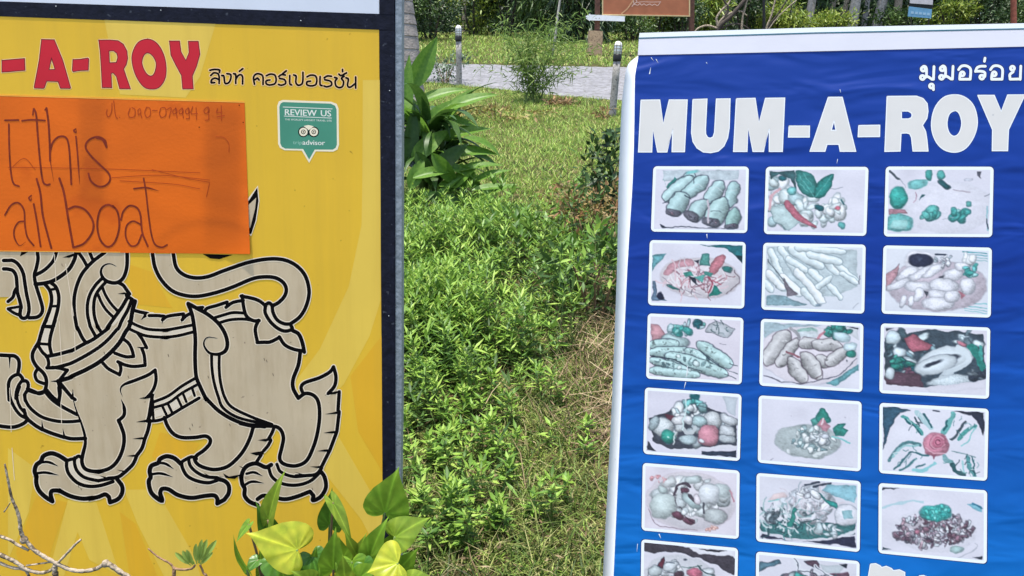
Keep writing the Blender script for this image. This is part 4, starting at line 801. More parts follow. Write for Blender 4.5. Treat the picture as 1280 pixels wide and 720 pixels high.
p.SC(485,490,75,40,9,[(48,134,128),TEAL,(90,176,170)],46,.6,DTEAL,.12); p.SC(760,500,75,32,8,[(60,150,146),TEAL,(130,200,196)],44,.55,DTEAL,.12); p.E(830,412,24,28,0,(80,150,146),.3,DTEAL); p.L([(370,310),(385,370),(365,400)], 6, (160,110,130)); p.P([(415,380),(460,335),(430,340)], DTEAL); p.L([(690,295),(850,310)], 8, (170,160,170)); p.E(830,205,38,14,-5,(196,200,212),.2,(150,156,170)); p.L([(990,440),(990,640)], 12, (140,190,200)); p.L([(610,545),(700,530)], 5, (150,156,170)); p.L([(1000,330),(970,350)], 6, (80,86,96)); p.L([(985,540),(995,620)], 10, DK)
p.build('photo of a white plate with limes and herb sprigs')
p = Pic(800, 290, 7.2, [(88, 72), (952, 90), (938, 690), (72, 658)], PAPER, 4)              # red salad bowl
p.P([(540,118),(935,125),(925,290),(860,215),(740,150)], (40,128,138), .3); p.P([(860,215),(930,210),(925,290)], (20,50,60), .2); p.P([(108,198),(235,198),(150,300),(105,360)], (110,180,190), .3); p.P([(105,440),(140,440),(150,560),(240,620),(105,620)], (110,140,170), .3); p.E(185,575,30,45,-20,(22,26,48),.3,None)
p.E(545,410,360,190,4,(222,216,222),.15,(150,140,152),.04); p.P(catmull([(215,360),(300,270),(450,230),(480,300),(350,330),(250,390)],4,True), (216,160,172), .2)
p.NL(540,430,300,130,90,[(226,196,204),(240,236,240),(200,150,160),(206,198,206),(150,110,124)],110,11); p.NL(540,430,300,130,24,[(90,64,76),(120,80,92)],60,6)
p.P(catmull([(620,320),(680,240),(750,210),(765,250),(720,330),(660,380)],4,True), (216,134,148), .25, (120,60,74)); p.P([(625,575),(670,490),(740,550)], (34,132,118), .2, DTEAL); p.P([(390,375),(450,360),(490,395),(420,410)], (64,160,146), .2, None); p.P([(560,200),(625,210),(620,300),(540,290)], (96,180,170), .3, DTEAL); p.P([(480,250),(540,240),(530,280)], DK); p.P([(590,350),(660,370),(640,400),(580,380)], (74,160,150), .2); p.P([(440,410),(500,405),(510,470),(470,440)], DK); p.E(300,500,60,16,25,(30,96,90),.3,DK); p.E(790,335,50,24,18,(40,110,106),.3,DK); p.L([(620,410),(650,470),(620,540)], 16, (150,60,80)); p.L([(650,430),(730,470)], 14, (190,96,116)); p.P([(490,400),(600,380),(560,460)], (100,190,180), .2)
p.L([(860,350),(890,450),(780,555)], 8, (96,80,92)); p.L([(205,400),(330,500),(560,570)], 5, (130,120,136))
p.build('photo of a red salad in a white bowl')
p = Pic(940, 290, 6.857, [(97, 92), (975, 108), (962, 700), (80, 665)], (222, 228, 238), 5)  # fries
p.P([(120,540),(300,560),(470,620),(430,640),(120,620)], (140,176,188), .2); p.P([(130,130),(900,150),(900,470),(700,560),(250,520),(130,400)], (196,212,218), .1)
for x0, y0, x1, y1, w in ((150,150,250,380,60),(240,140,420,400,62),(250,380,420,540,70),(330,150,600,300,80),(380,140,800,170,60),(620,230,740,360,64),(300,230,470,330,60),(700,250,900,430,58),(500,330,600,420,66),(640,420,760,570,56),(760,350,900,440,50),(480,190,760,260,66),(430,500,560,620,64),(130,350,270,490,66),(100,420,180,510,60),(560,480,680,390,52),(380,330,610,600,70)):
    p.R(x0, y0, x1, y1, w, (212,226,230) if rnd.random() < .6 else (226,234,238), (112,132,142), .3)
p.P([(270,400),(330,470),(400,540),(300,560)], (120,112,124), .2); p.L([(130,240),(200,330),(270,420)], 8, (70,80,92)); p.L([(920,370),(918,450)], 8, (90,92,104)); p.L([(860,655),(920,610)], 5, (150,156,166)); p.E(575,630,32,14,-10,(120,140,156),.2,None)
p.build('photo of a pile of chips')
p = Pic(1090, 295, 6.857, [(98, 80), (1028, 100), (1018, 700), (82, 665)], (224, 228, 238), 6)  # fritters with dip
for y in (135, 155, 180, 200): p.L([(780,y),(990,y+14)], 9, (70,150,160) if y % 2 else (150,190,196))
for y in (560, 590, 615, 640): p.L([(800,y),(985,y+22)], 8, (120,190,196))
p.E(560,430,430,220,0,(198,188,200),.1,(70,74,88),.03); p.P([(125,330),(235,240),(215,330),(125,460)], (210,160,172), .2, (90,90,100)); p.E(420,215,140,90,2,(234,234,244),.1,(190,196,208)); p.E(415,212,105,56,2,(34,38,62),.2,(20,24,40)); p.P([(380,180),(440,190),(410,215)], (70,80,110), .2)
for x, y, rx, ry, an in ((300,330,110,40,-30),(420,320,130,38,-28),(520,300,110,36,-28),(230,420,110,34,-20),(400,430,120,42,0),(270,560,28,60,20),(340,560,28,58,5),(400,500,40,60,10),(690,330,90,52,-8),(620,430,125,62,5),(820,430,70,70,0),(560,500,90,40,5),(570,580,135,58,0),(680,520,60,50,0),(770,260,70,40,0)): p.E(x,y,rx,ry,an,(228,230,240),.28,(110,118,130),.08,9)
p.SC(620,200,100,45,12,[(220,224,232),(150,164,172)],26,.5,DK,.2); p.SC(850,290,70,60,12,[TEAL,(110,200,200),(160,220,220)],28,.6,DTEAL,.2); p.SC(830,200,60,40,6,[WH],36,.7,(140,150,160),.1); p.L([(545,155),(630,158)], 16, DK); p.P([(730,480),(800,500),(760,540)], (186,120,136), .1); p.P([(440,470),(480,480),(460,530)], (70,74,86)); p.E(595,355,30,14,-10,(50,52,64),.2,None)
p.build('photo of fritters round a dark dip')
p = Pic(800, 385, 7.2, [(70, 48), (932, 88), (915, 688), (55, 635)], (230, 224, 236), 7)       # satay
p.P([(105,140),(170,160),(230,250),(105,310)], (216,160,170), .2, (120,80,96)); p.SC(330,220,110,60,16,[TEAL,(120,186,182),BLG],42,.5,DTEAL,.15); p.E(320,300,130,50,10,(176,204,206),.4,DK,.12)
for r_ in ((100,330,330,320,90),(110,400,430,390,100),(540,330,800,510,120),(430,390,700,560,110),(250,430,760,600,118),(100,470,420,560,90),(100,560,520,610,80)): p.R(*r_, (168,198,198), DK, .55, .3, 26)
p.SC(420,480,280,90,26,[(206,226,228),(110,142,146),(70,96,102)],20,.5,(50,72,80),.15)
for l in ([(105,435),(280,450),(420,520),(560,575)], [(520,380),(640,470),(770,560)]): p.L(l, 9, DK)
for x0,y0,x1,y1 in ((800,500,875,522),(780,555,872,585),(760,600,865,642)): p.L([(x0,y0),(x1,y1)], 8, (70,84,92), .9, False)
p.P([(610,160),(690,120),(850,185),(780,268),(590,215)], (206,212,220), .2, DK, 6); p.NL(720,195,90,42,14,[(60,80,84),(150,164,170)],70,8); p.SC(500,150,95,34,12,[DTEAL,BLG,(90,160,150)],30,.5,DK,.2); p.L([(715,310),(770,322)], 6, (130,130,144)); p.L([(428,520),(422,610)], 10, (232,236,240))
p.build('photo of satay skewers')
p = Pic(940, 390, 6.857, [(77, 58), (955, 98), (945, 688), (62, 630)], (226, 226, 238), 8)     # fried rolls
p.P([(105,95),(600,110),(300,200),(105,220)], (176,200,210), .1); p.P([(640,110),(920,125),(915,240),(820,180)], (222,226,234), .1); p.P([(820,120),(918,130),(915,150)], DK)
p.E(480,370,430,250,4,(232,226,236),.05,(60,62,80),.025); p.L([(100,540),(300,600),(520,600),(760,520),(900,390)], 8, (80,80,96)); p.P([(640,610),(910,450),(910,500),(720,630)], (110,176,186), .2, (60,120,130))
p.E(470,165,100,34,0,(146,184,176),.2,(220,228,232)); p.E(470,190,110,30,0,(210,220,226),.1,None)
for r_ in ((290,185,130,420,140),(375,250,235,445,105),(420,265,560,270,95),(535,275,745,290,100),(560,395,660,445,95),(650,440,790,330,100),(330,420,445,575,115),(450,370,575,550,125)): p.R(*r_, (184,184,186), (62,50,62), .5, .25, 5)
p.SC(740,170,90,45,14,[(36,116,106),DTEAL,(60,140,130)],40,.6,DK,.1); p.E(770,215,75,38,10,(200,226,234),.25,(90,120,130)); p.E(840,300,60,40,5,(206,228,236),.25,(90,120,130)); p.E(850,355,46,26,0,(40,120,108),.3,DK); p.L([(330,140),(370,170),(400,220)], 26, (150,150,156)); p.L([(560,220),(620,170)], 22, (190,120,134)); p.L([(300,345),(400,385)], 20, (140,84,96)); p.E(815,412,8,14,0,DK,0,None); p.L([(605,490),(600,540),(540,575)], 8, (90,70,80))
p.build('photo of fried rolls on an oval plate')
p = Pic(1090, 395, 6.545, [(73, 60), (968, 95), (957, 678), (60, 630)], (224, 222, 234), 9)    # squid rings
p.P([(105,180),(500,110),(900,150),(925,240),(925,520),(800,560),(450,580),(110,560)], (56,70,82), .1); p.SC(320,300,200,150,26,[(206,224,230),(60,80,90),(120,150,160),(190,206,214)],50,.5,DK,.2); p.SC(800,200,110,70,18,[(206,226,232),(190,210,218),(90,110,120)],48,.5,DK,.2); p.SC(240,440,110,80,12,[(40,110,100),DTEAL,MAR],44,.5,DK,.2); p.P([(110,450),(400,480),(420,580),(110,560)], (92,66,80), .2); p.E(170,180,60,60,0,(208,226,234),.3,DK); p.E(225,300,60,40,0,(210,226,234),.35,DK)
p.P([(255,190),(330,160),(500,240),(480,270),(330,290)], (190,106,124), .25, (90,50,62)); p.SC(200,380,80,40,6,[(60,150,134),(40,120,110)],40,.6,DK,.15)
p.E(600,350,240,95,-12,(222,234,242),.2,DK,.06); p.E(590,360,150,40,-14,(54,60,74),.1,None); p.E(520,400,190,75,-14,(218,230,238),.25,DK,.07); p.E(500,385,90,20,-16,(44,50,66),.1,None); p.L([(700,260),(780,310),(760,400),(600,470)], 46, (220,232,240)); p.L([(820,250),(860,320),(900,420)], 60, (34,124,112)); p.L([(890,250),(900,350)], 30, (60,160,150)); p.E(740,232,45,20,20,(180,110,126),.3,DK)
p.E(640,530,200,48,-6,(206,220,228),.3,DK,.06,14); p.L([(600,450),(560,510),(660,470)], 22, (196,208,216)); p.E(150,470,40,50,20,(206,220,228),.3,DK); p.P([(110,105),(180,105),(110,122)], DK); p.SC(870,470,60,50,8,[(40,46,58),(90,100,108)],30,.5,DK,.1); p.P([(430,590),(930,520),(930,600),(500,640)], (226,224,236), .05)
p.build('photo of stir-fried squid rings')
p = Pic(795, 475, 6.857, [(77, 63), (905, 122), (890, 695), (62, 632)], (222, 220, 234), 10)   # cashew stir fry
p.P([(105,330),(250,270),(480,150),(700,270),(860,330),(860,560),(300,600),(150,520)], (60,64,76), .1); p.P([(740,140),(865,150),(860,310),(790,270)], (206,216,226), .1); p.P([(95,520),(170,600),(95,600)], (52,54,66)); p.P([(560,620),(860,595),(860,660),(560,635)], (46,56,76), .2); p.P([(300,600),(860,560),(860,580),(330,630)], (232,232,242), .05)
p.SC(470,280,160,90,22,[(214,222,226),BLG,(120,160,164)],48,.55,DK,.15); p.SC(500,420,320,130,28,[(196,204,208),(160,172,178),(214,220,224)],52,.6,DK,.14)
for x, y, rx, ry, an, c in ((230,410,85,85,30,(196,204,208)),(370,345,75,38,0,(214,216,220)),(450,350,45,35,30,(206,210,216)),(660,350,70,85,-35,(190,196,200)),(545,360,60,50,0,(170,196,200)),(780,440,70,55,10,(190,196,202)),(780,510,75,38,0,(176,184,190)),(440,515,85,42,-3,(180,200,206)),(800,340,90,40,20,(200,206,212)),(150,370,40,70,25,(150,166,172))): p.E(x,y,rx,ry,an,c,.4,DK,.1,10)
p.L([(400,420),(430,455),(480,450),(500,410)], 34, (200,208,212)); p.E(620,480,90,88,10,(206,140,156),.35,(90,50,64),.08); p.E(560,515,26,18,30,WH,.1,DK); p.E(275,490,60,62,20,(50,146,130),.4,DTEAL); p.E(280,500,16,12,0,(190,240,230),.1,None); p.P([(230,280),(330,300),(290,350)], (110,56,72), .2); p.SC(500,190,60,40,8,[TEAL,(180,216,216),LTEAL],30,.4,DTEAL,.2); p.E(500,140,45,26,0,DTEAL,.2,None); p.L([(425,180),(430,270),(390,420)], 12, (214,240,240)); p.L([(340,440),(315,560)], 8, (220,230,230))
p.build('photo of a stir-fry with cashews and red pepper')
p = Pic(935, 485, 6.545, [(88, 60), (930, 110), (922, 683), (80, 610)], (224, 223, 236), 11)   # soup bowl with flower
p.E(490,435,275,140,3,(178,190,192),.12,(110,124,130),.04); p.SC(540,420,180,90,46,[(200,220,222),(226,234,236),(150,176,180),(120,150,156)],32,.5,(56,76,84),.22); p.E(330,520,20,20,0,(220,228,232),.2,None); p.SC(620,380,110,60,18,[WH,(206,216,222)],36,.5,(60,70,80),.2)
p.P(catmull([(560,250),(605,168),(650,205),(672,270),(620,280)],4,True), (54,156,140), .3, DTEAL); p.P([(520,270),(560,240),(590,290),(540,310)], (90,180,170), .2, DTEAL); p.P([(690,330),(740,300),(800,290),(780,330),(820,345),(790,390),(720,380)], (56,160,146), .3, DTEAL); p.L([(690,390),(760,410),(835,450)], 14, (120,200,200)); p.P([(565,300),(600,250),(625,240),(640,280),(670,310),(640,350),(600,345)], (222,158,176), .2, None); p.L([(600,300),(620,250)], 14, (240,220,228)); p.E(635,385,34,24,0,(200,206,216),.3,DK); p.L([(540,550),(640,520)], 18, (226,234,236))
for x, y in ((350,232),(795,237),(905,225)): p.E(x,y,5,5,0,(90,92,104),0,None)
p.L([(180,598),(210,575)], 5, (130,130,140)); p.L([(300,600),(860,650)], 4, (190,180,196))
p.build('photo of a grey soup bowl with a pink flower')
p = Pic(1085, 495, 6.545, [(95, 55), (988, 105), (975, 695), (90, 630)], (228, 228, 240), 12)  # radiating greens with rose
p.P([(125,90),(350,108),(250,130),(180,260),(125,430)], (50,88,112), .2, DK, 5); p.P([(700,125),(950,140),(948,330),(890,210),(850,155)], (44,48,66), .2)
for l, w, c in (([(280,170),(350,220),(440,300)],34,TEAL),([(300,200),(380,260),(430,310)],14,DTEAL),([(400,130),(460,200),(520,265)],40,(170,206,212)),([(460,150),(500,210),(520,260)],18,DTEAL),([(380,170),(420,250)],12,(40,70,80)),([(700,150),(660,220),(620,300)],44,(90,170,166)),([(650,200),(620,280)],14,DTEAL),([(800,210),(740,290),(680,350)],20,(40,56,66)),([(870,240),(800,290),(740,340)],34,TEAL),([(880,260),(820,360),(760,410)],12,LTEAL),([(170,530),(240,430),(330,370),(420,400)],26,(60,110,116)),([(200,500),(280,410),(400,400)],20,(150,200,204)),([(210,600),(300,510),(360,460),(490,490)],16,DTEAL),([(260,605),(330,570),(400,520)],18,(50,110,116)),([(370,610),(460,610),(560,550)],24,(130,200,206)),([(400,590),(470,560)],16,(60,110,120)),([(620,500),(690,560),(720,620)],24,(110,160,164)),([(690,570),(720,620),(780,640)],34,(30,70,76)),([(680,455),(800,475),(880,500)],10,(120,150,156)),([(810,500),(830,580),(880,640)],34,(70,140,142)),([(850,500),(880,640)],14,DTEAL),([(770,540),(790,620)],16,(150,206,210))): p.L(l, w, c)
p.NL(350,200,110,80,14,[(226,232,240),(90,150,150),(40,60,70)],60,6); p.NL(800,560,120,80,14,[(226,232,240),(90,150,150),(40,60,70)],60,6); p.NL(330,500,130,80,12,[(226,232,240),(60,110,116)],60,6); p.NL(770,250,110,80,10,[(226,232,240),(60,110,116)],60,6)
p.E(555,400,108,100,0,(206,134,156),.3,(120,60,84),.05); p.E(575,375,70,58,0,(196,118,142),.3,(130,66,92),.06)
for r_, c in ((52,(220,160,178)),(34,(180,96,122)),(18,(120,56,80))): p.L([(575+math.cos(t)*r_*1.1, 375+math.sin(t)*r_) for t in np.linspace(.4, 5.8, 9)], 9, c)
p.L([(470,420),(540,470),(620,480)], 14, (226,172,188)); p.L([(540,118),(590,122)], 10, DK); p.P([(510,480),(560,480),(540,520)], (150,90,110))
p.build('photo of greens fanned round a pink radish rose')
p = Pic(790, 570, 6.857, [(92, 58), (923, 125), (915, 712), (82, 637)], (228, 222, 234), 13)   # pale hotpot
p.E(505,390,385,255,5,(222,216,224),.06,(150,130,140),.03); p.E(505,395,360,235,5,(220,216,224),.1,(176,160,170),.02); p.SC(500,380,300,190,50,[(206,214,216),(224,228,232),(190,200,204)],50,.7,(150,156,162),.1)
p.E(270,430,110,105,0,(196,210,210),.25,(120,130,136)); p.E(710,515,100,66,5,(186,194,196),.3,(90,80,92)); p.E(760,300,80,60,10,(190,202,204),.25,(130,140,146)); p.E(520,200,70,40,0,(190,204,206),.3,(130,140,146)); p.E(260,285,42,38,0,(180,196,196),.3,(130,140,146)); p.E(660,330,90,90,10,(222,228,234),.25,(120,128,136)); p.E(320,220,60,40,-30,(206,212,214),.3,(160,150,156))
p.L([(355,340),(390,260),(450,230),(500,260)], 22, (58,46,58)); p.L([(370,330),(380,400),(430,460)], 12, (70,66,76)); p.E(455,300,42,30,0,(84,52,66),.3,DK); p.L([(405,270),(405,420)], 26, (206,214,218)); p.E(510,390,100,36,42,(170,190,192),.35,(70,74,84)); p.L([(490,345),(560,400)], 20, (60,50,60)); p.E(555,370,28,48,-20,(222,216,224),.2,(90,80,90)); p.L([(610,400),(615,490)], 16, (60,60,70)); p.E(400,515,48,34,30,(96,58,74),.35,(60,36,46)); p.E(490,555,55,28,10,(96,58,74),.35,(60,36,46)); p.L([(430,500),(540,575)], 8, (50,36,46)); p.SC(230,200,60,26,10,[(210,150,156),(220,170,170)],14,.7,(190,120,130),.1); p.SC(690,625,60,22,8,[(216,170,160),(220,180,170)],18,.6,(190,130,130),.1); p.L([(840,300),(880,380)], 14, (186,130,144)); p.SC(500,480,70,30,8,[WH],20,.8,(140,150,156),.1); p.L([(140,460),(250,600),(560,635)], 7, (150,134,146))
p.build('photo of a pale hotpot in a shallow bowl')
p = Pic(935, 580, 5.144, [(55, 57), (725, 110), (718, 567), (52, 497)], (222, 222, 234), 14)   # papaya salad
p.P([(520,130),(695,145),(690,250),(560,210),(470,180)], (150,206,222), .15); p.P([(80,380),(690,380),(690,440),(400,495),(80,440)], (60,116,118), .15, DK); p.P([(80,440),(400,495),(690,455),(690,530),(80,475)], (42,44,68), .1); p.L([(80,435),(250,480),(400,490),(560,470),(700,425)], 18, (232,232,242))
p.SC(390,290,150,110,30,[(206,210,220),(222,224,234),(190,198,208)],52,.55,(140,146,156),.08); p.NL(220,340,140,80,70,[(214,226,230),(236,238,244),(150,180,184),(60,84,90)],90,9); p.NL(380,260,170,100,40,[(226,228,236),(160,176,184),(214,206,216)],70,7); p.NL(300,420,190,40,24,[(60,130,128),(226,234,238),(36,70,76)],80,8); p.SC(490,420,120,30,14,[(212,220,228),(180,196,202)],40,.4,(56,76,84),.15)
p.P([(255,410),(300,280),(318,290),(275,410)], (60,164,150), .2, DTEAL); p.L([(365,140),(460,122)], 13, DK); p.L([(420,150),(525,128)], 13, DK); p.SC(380,190,60,30,8,[WH,(200,206,214)],26,.5,DK,.2); p.P([(460,190),(500,230),(570,260),(580,290),(520,270)], (50,160,152), .2, DTEAL); p.E(640,330,80,68,0,(226,228,238),.2,(50,70,80),.06); p.P([(610,300),(665,295),(670,360),(615,360)], (150,196,206), .1); p.SC(130,330,45,50,10,[(180,192,198),(70,84,92)],26,.5,DK,.2); p.E(190,215,60,24,-20,(226,206,208),.15,None); p.L([(130,250),(200,240)], 8, (110,190,186))
p.build('photo of a shredded salad with a boiled egg')
p = Pic(1085, 595, 5.76, [(77, 50), (858, 103), (855, 633), (75, 555)], (224, 223, 236), 15)    # dark fried rice
p.P([(103,80),(230,92),(103,100)], DK); p.P([(740,590),(825,575),(825,600)], DK); p.P([(100,510),(180,535),(100,535)], (60,80,90)); p.L([(110,225),(230,190),(390,195)], 16, (176,210,220)); p.P([(720,200),(825,215),(825,265),(760,240)], (130,196,216), .1); p.L([(760,205),(825,225)], 12, (40,110,140)); p.L([(640,600),(780,520),(770,490)], 6, (170,176,186)); p.E(470,400,320,150,4,(226,226,238),.05,(206,210,222),.02)
p.SC(470,390,290,115,260,[(220,226,232),(150,140,152),(84,62,78),(112,84,100),(196,206,214),(60,56,68),(180,150,164)],22,.45,(44,44,58),.3); p.SC(540,400,200,90,60,[(84,58,72),(130,96,112),(200,200,208)],20,.5,(40,36,48),.3); p.E(490,265,110,55,0,(70,176,172),.3,DTEAL); p.SC(490,265,95,48,40,[(120,216,208),(80,190,182),(50,150,146)],17,.6,(26,110,110),.3); p.E(640,530,45,26,0,(160,190,190),.3,(80,120,120)); p.L([(270,350),(330,370),(400,330)], 20, (196,190,200)); p.E(350,400,20,16,0,(170,110,130),.3,MAR)
p.build('photo of dark fried rice topped with green herbs')
p = Pic(740, 590, 5.54, [(342, 465), (1012, 527), (1002, 1010), (335, 935)], (226, 224, 236), 16)  # wok seafood, lower edge
p.P(catmull([(362,490),(500,500),(670,520),(760,560),(985,590),(985,710),(860,640),(700,580),(560,550),(362,555)],3,True), (62,56,66), .1, DK, 4); p.P([(660,515),(1000,535),(985,585),(860,590),(740,565)], (234,234,244), .03); p.P([(740,530),(930,545),(880,562),(800,550)], (40,40,50))
p.E(620,760,270,190,12,(210,212,220),.06,None); p.SC(640,740,200,100,30,[(206,214,220),(180,190,196),(226,230,236)],36,.6,(70,76,86),.14); p.E(440,690,50,42,0,(190,202,206),.3,DK); p.E(545,650,60,24,-20,(206,214,220),.3,DK); p.P([(455,650),(500,590),(510,620),(490,660)], (110,50,66), .2, DK); p.L([(520,630),(570,632)], 5, DK); p.E(710,700,60,36,10,(190,104,126),.35,(90,40,56)); p.E(600,715,34,26,0,(70,50,60),.3,DK); p.L([(730,650),(790,690),(850,710)], 10, (40,60,64)); p.E(645,600,16,10,0,DK,0,None); p.L([(620,660),(760,650)], 6, (60,90,86)); p.L([(390,700),(370,760)], 8, (110,114,124)); p.SC(600,860,220,60,30,[(206,214,220),(120,70,86),(60,64,76)],36,.6,DK,.15)
p.build('photo of seafood on a plate with a dark rim')
p = Pic(935, 580, 5.144, [(52, 562), (718, 625), (712, 1080), (48, 1005)], (222, 222, 234), 17)   # below it
p.P([(78,630),(200,615),(210,630),(78,690)], (90,130,150), .2, DK); p.P([(360,625),(440,618),(462,640),(455,680),(380,650)], (88,64,80), .1, DK); p.P([(470,640),(620,650),(600,700),(480,700)], (206,216,224), .1); p.P([(580,640),(640,640),(630,665)], DK); p.P([(500,710),(640,690),(660,730),(520,730)], (110,80,98), .1)
for l in ([(290,605),(320,650),(340,720)], [(340,680),(400,690),(450,740)], [(430,660),(480,700),(560,740)]): p.L(l, 26, (226,230,238)); p.L(l, 5, DK)
p.SC(360,820,240,120,70,[(214,222,228),(180,192,198),(90,80,94),TEAL],48,.4,DK,.15)
p.build('photo of noodles in a dark bowl')

# ------------------------------------------------------------------ plants: vectorised leaves
def leaves(P, D, Nn, ln, wd, fold=.12, droop=.0):
    """folded lance leaves: 6 vertices, 4 triangles each. P base, D direction, Nn face normal"""
    P = np.asarray(P, float); D = np.asarray(D, float); D = D/np.linalg.norm(D, axis=1, keepdims=True)
    Sd = np.cross(D, Nn); Sd = Sd/(np.linalg.norm(Sd, axis=1, keepdims=True)+1e-9); U = np.cross(Sd, D)
    ln = np.asarray(ln, float).reshape(-1, 1)*np.ones((len(P), 1)); wd = np.asarray(wd, float).reshape(-1, 1)*np.ones((len(P), 1))
    dz = np.array([[0, 0, 1.]])*ln*droop
    m = P+D*ln*.45-U*wd*fold*2-dz*.25; l = P+D*ln*.42+Sd*wd*.5-dz*.25; r = P+D*ln*.42-Sd*wd*.5-dz*.25; t = P+D*ln-dz
    V = np.stack([P, l, m, r, t], 1).reshape(-1, 3); b = np.arange(len(P))[:, None]*5
    T = np.concatenate([b+np.array([[0, 2, 1]]), b+np.array([[0, 3, 2]]), b+np.array([[1, 2, 4]]), b+np.array([[2, 3, 4]])], 1).reshape(-1, 3)
    return V, T
def blades(P, D, side, ln, wd, bend):
    """grass blades: 5 vertices, 3 triangles each"""
    ln = ln[:, None]; wd = wd[:, None]
    up = D; m = P+up*ln*.55; t = P+up*ln*.9+bend*ln
    V = np.stack([P-side*wd*.5, P+side*wd*.5, m+side*wd*.38+bend*ln*.25, m-side*wd*.38+bend*ln*.25, t], 1).reshape(-1, 3); b = np.arange(len(P))[:, None]*5
    T = np.concatenate([b+np.array([[0, 1, 2]]), b+np.array([[0, 2, 3]]), b+np.array([[3, 2, 4]])], 1).reshape(-1, 3)
    return V, T
def rdir(n, up=0.0):
    d = rng.normal(size=(n, 3)); d[:, 2] += up; return d/np.linalg.norm(d, axis=1, keepdims=True)
class Acc:
    def __init__(s): s.V = []; s.T = []; s.n = 0
    def add(s, VT): s.V.append(VT[0]); s.T.append(VT[1]+s.n); s.n += len(VT[0])
    def mesh(s, name): return mesh_np(name, np.concatenate(s.V), np.concatenate(s.T))

def grass_field(name, n, xr, yr, keep, lnr, wdr, m, kind='stuff', lean=.5, par=None, wedge=0.0):
    x = rng.uniform(*xr, n); y = rng.uniform(*yr, n)
    if wedge: x = rng.uniform(-1, 1, n)*(wedge*y+.35)+.0*y
    k = keep(x, y); k = rng.uniform(size=n) < k; x = x[k]; y = y[k]; n = len(x)
    P = np.stack([x, y, gz(x, y)-.012], 1); D = np.stack([rng.normal(0, lean, n), rng.normal(0, lean, n), np.ones(n)], 1); D /= np.linalg.norm(D, axis=1, keepdims=True)
    a = rng.uniform(0, 6.28, n); sd = np.stack([np.cos(a), np.sin(a), np.zeros(n)], 1); b = np.stack([rng.normal(0, .35, n), rng.normal(0, .35, n), -np.abs(rng.normal(.05, .15, n))], 1)
    me = mesh_np(name, *blades(P, D, sd, rng.uniform(*lnr, n), rng.uniform(*wdr, n), b))
    o = link(name, me, m, par)
    if kind: tag(o, kind=kind)
    return o
g_bright = leaf_mat('lawn_grass', [(.10,.18,.03), (.20,.33,.055), (.27,.41,.07), (.34,.42,.09), (.46,.43,.18)], .3, .6)
g_near = leaf_mat('rank_grass', [(.03,.055,.012), (.08,.14,.025), (.15,.22,.045), (.24,.26,.08), (.36,.32,.16)], .3, .6)
g_straw = leaf_mat('straw', [(.06,.038,.02), (.13,.085,.045), (.20,.145,.08), (.30,.24,.15)], .1, .75)
g_herb = leaf_mat('herb_leaf', [(.05,.12,.02), (.12,.23,.035), (.18,.32,.045), (.24,.38,.06), (.32,.43,.09)], .34, .5)
g_herb_dark = leaf_mat('dark_herb_leaf', [(.03,.07,.015), (.055,.11,.025), (.09,.16,.04)], .25, .5)
g_herb_mid = leaf_mat('broad_weed_leaf', [(.05,.12,.02), (.10,.20,.03), (.15,.26,.05)], .3, .45)
g_rust = leaf_mat('rusty_leaf', [(.16,.075,.028), (.22,.125,.05), (.08,.085,.03), (.28,.19,.07), (.12,.13,.04)], .3, .6)
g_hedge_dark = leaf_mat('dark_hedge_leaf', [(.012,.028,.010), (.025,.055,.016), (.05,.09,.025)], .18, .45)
g_hedge_mid = leaf_mat('mid_hedge_leaf', [(.03,.065,.015), (.06,.115,.025), (.10,.16,.04)], .25, .45)
g_hedge_lime = leaf_mat('lime_hedge_leaf', [(.09,.15,.02), (.17,.24,.03), (.26,.30,.05)], .3, .45)
bark_grey = mat('grey_bark', (.34, .30, .26), .9, .35, 18, .6, 60)
bark_dark = mat('dark_bark', (.05, .04, .033), .9, .4, 20, .5, 60)
bark_pale = mat('pale_bark', (.30, .245, .18), .85, .3, 40, .5, 120, dirt=(.10, .075, .05, 1), dscale=70, dthr=.52)
stem_green = mat('green_stem', (.10, .15, .04), .6, .25, 40)
stem_brown = mat('brown_stem', (.17, .11, .06), .8, .3, 60)

def nz(x, y, s=1.0, k=0.0):
    return .5+.5*np.sin(3.1*s*x+1.9*np.sin(2.3*s*y+k)+k)*np.cos(2.7*s*y+1.4*np.sin(2.9*s*x+2*k))
def road_y0(x): return np.interp(x, [p.x for p in ROAD_NEAR], [p.y for p in ROAD_NEAR])
def road_y1(x): return np.interp(x, [p.x for p in ROAD_FAR], [p.y for p in ROAD_FAR])
def herb_zone(x, y):
    """1 where the bright herb mat grows"""
    e = np.interp(y, [2.0, 2.6, 3.1, 3.7, 4.5, 5.3, 5.9], [-.32, -.16, .02, .22, .38, .40, -.3])
    return 1/(1+np.exp((x-e)*14))*np.clip((y-2.2)/.5, 0, 1)*np.clip((5.9-y)/.5, 0, 1)
def dry_zone(x, y): return np.exp(-(((x-.35-.10*(y-3))/.13)**2))*np.clip((y-2.1)/.4, 0, 1)*np.clip((4.6-y)/.8, 0, 1)
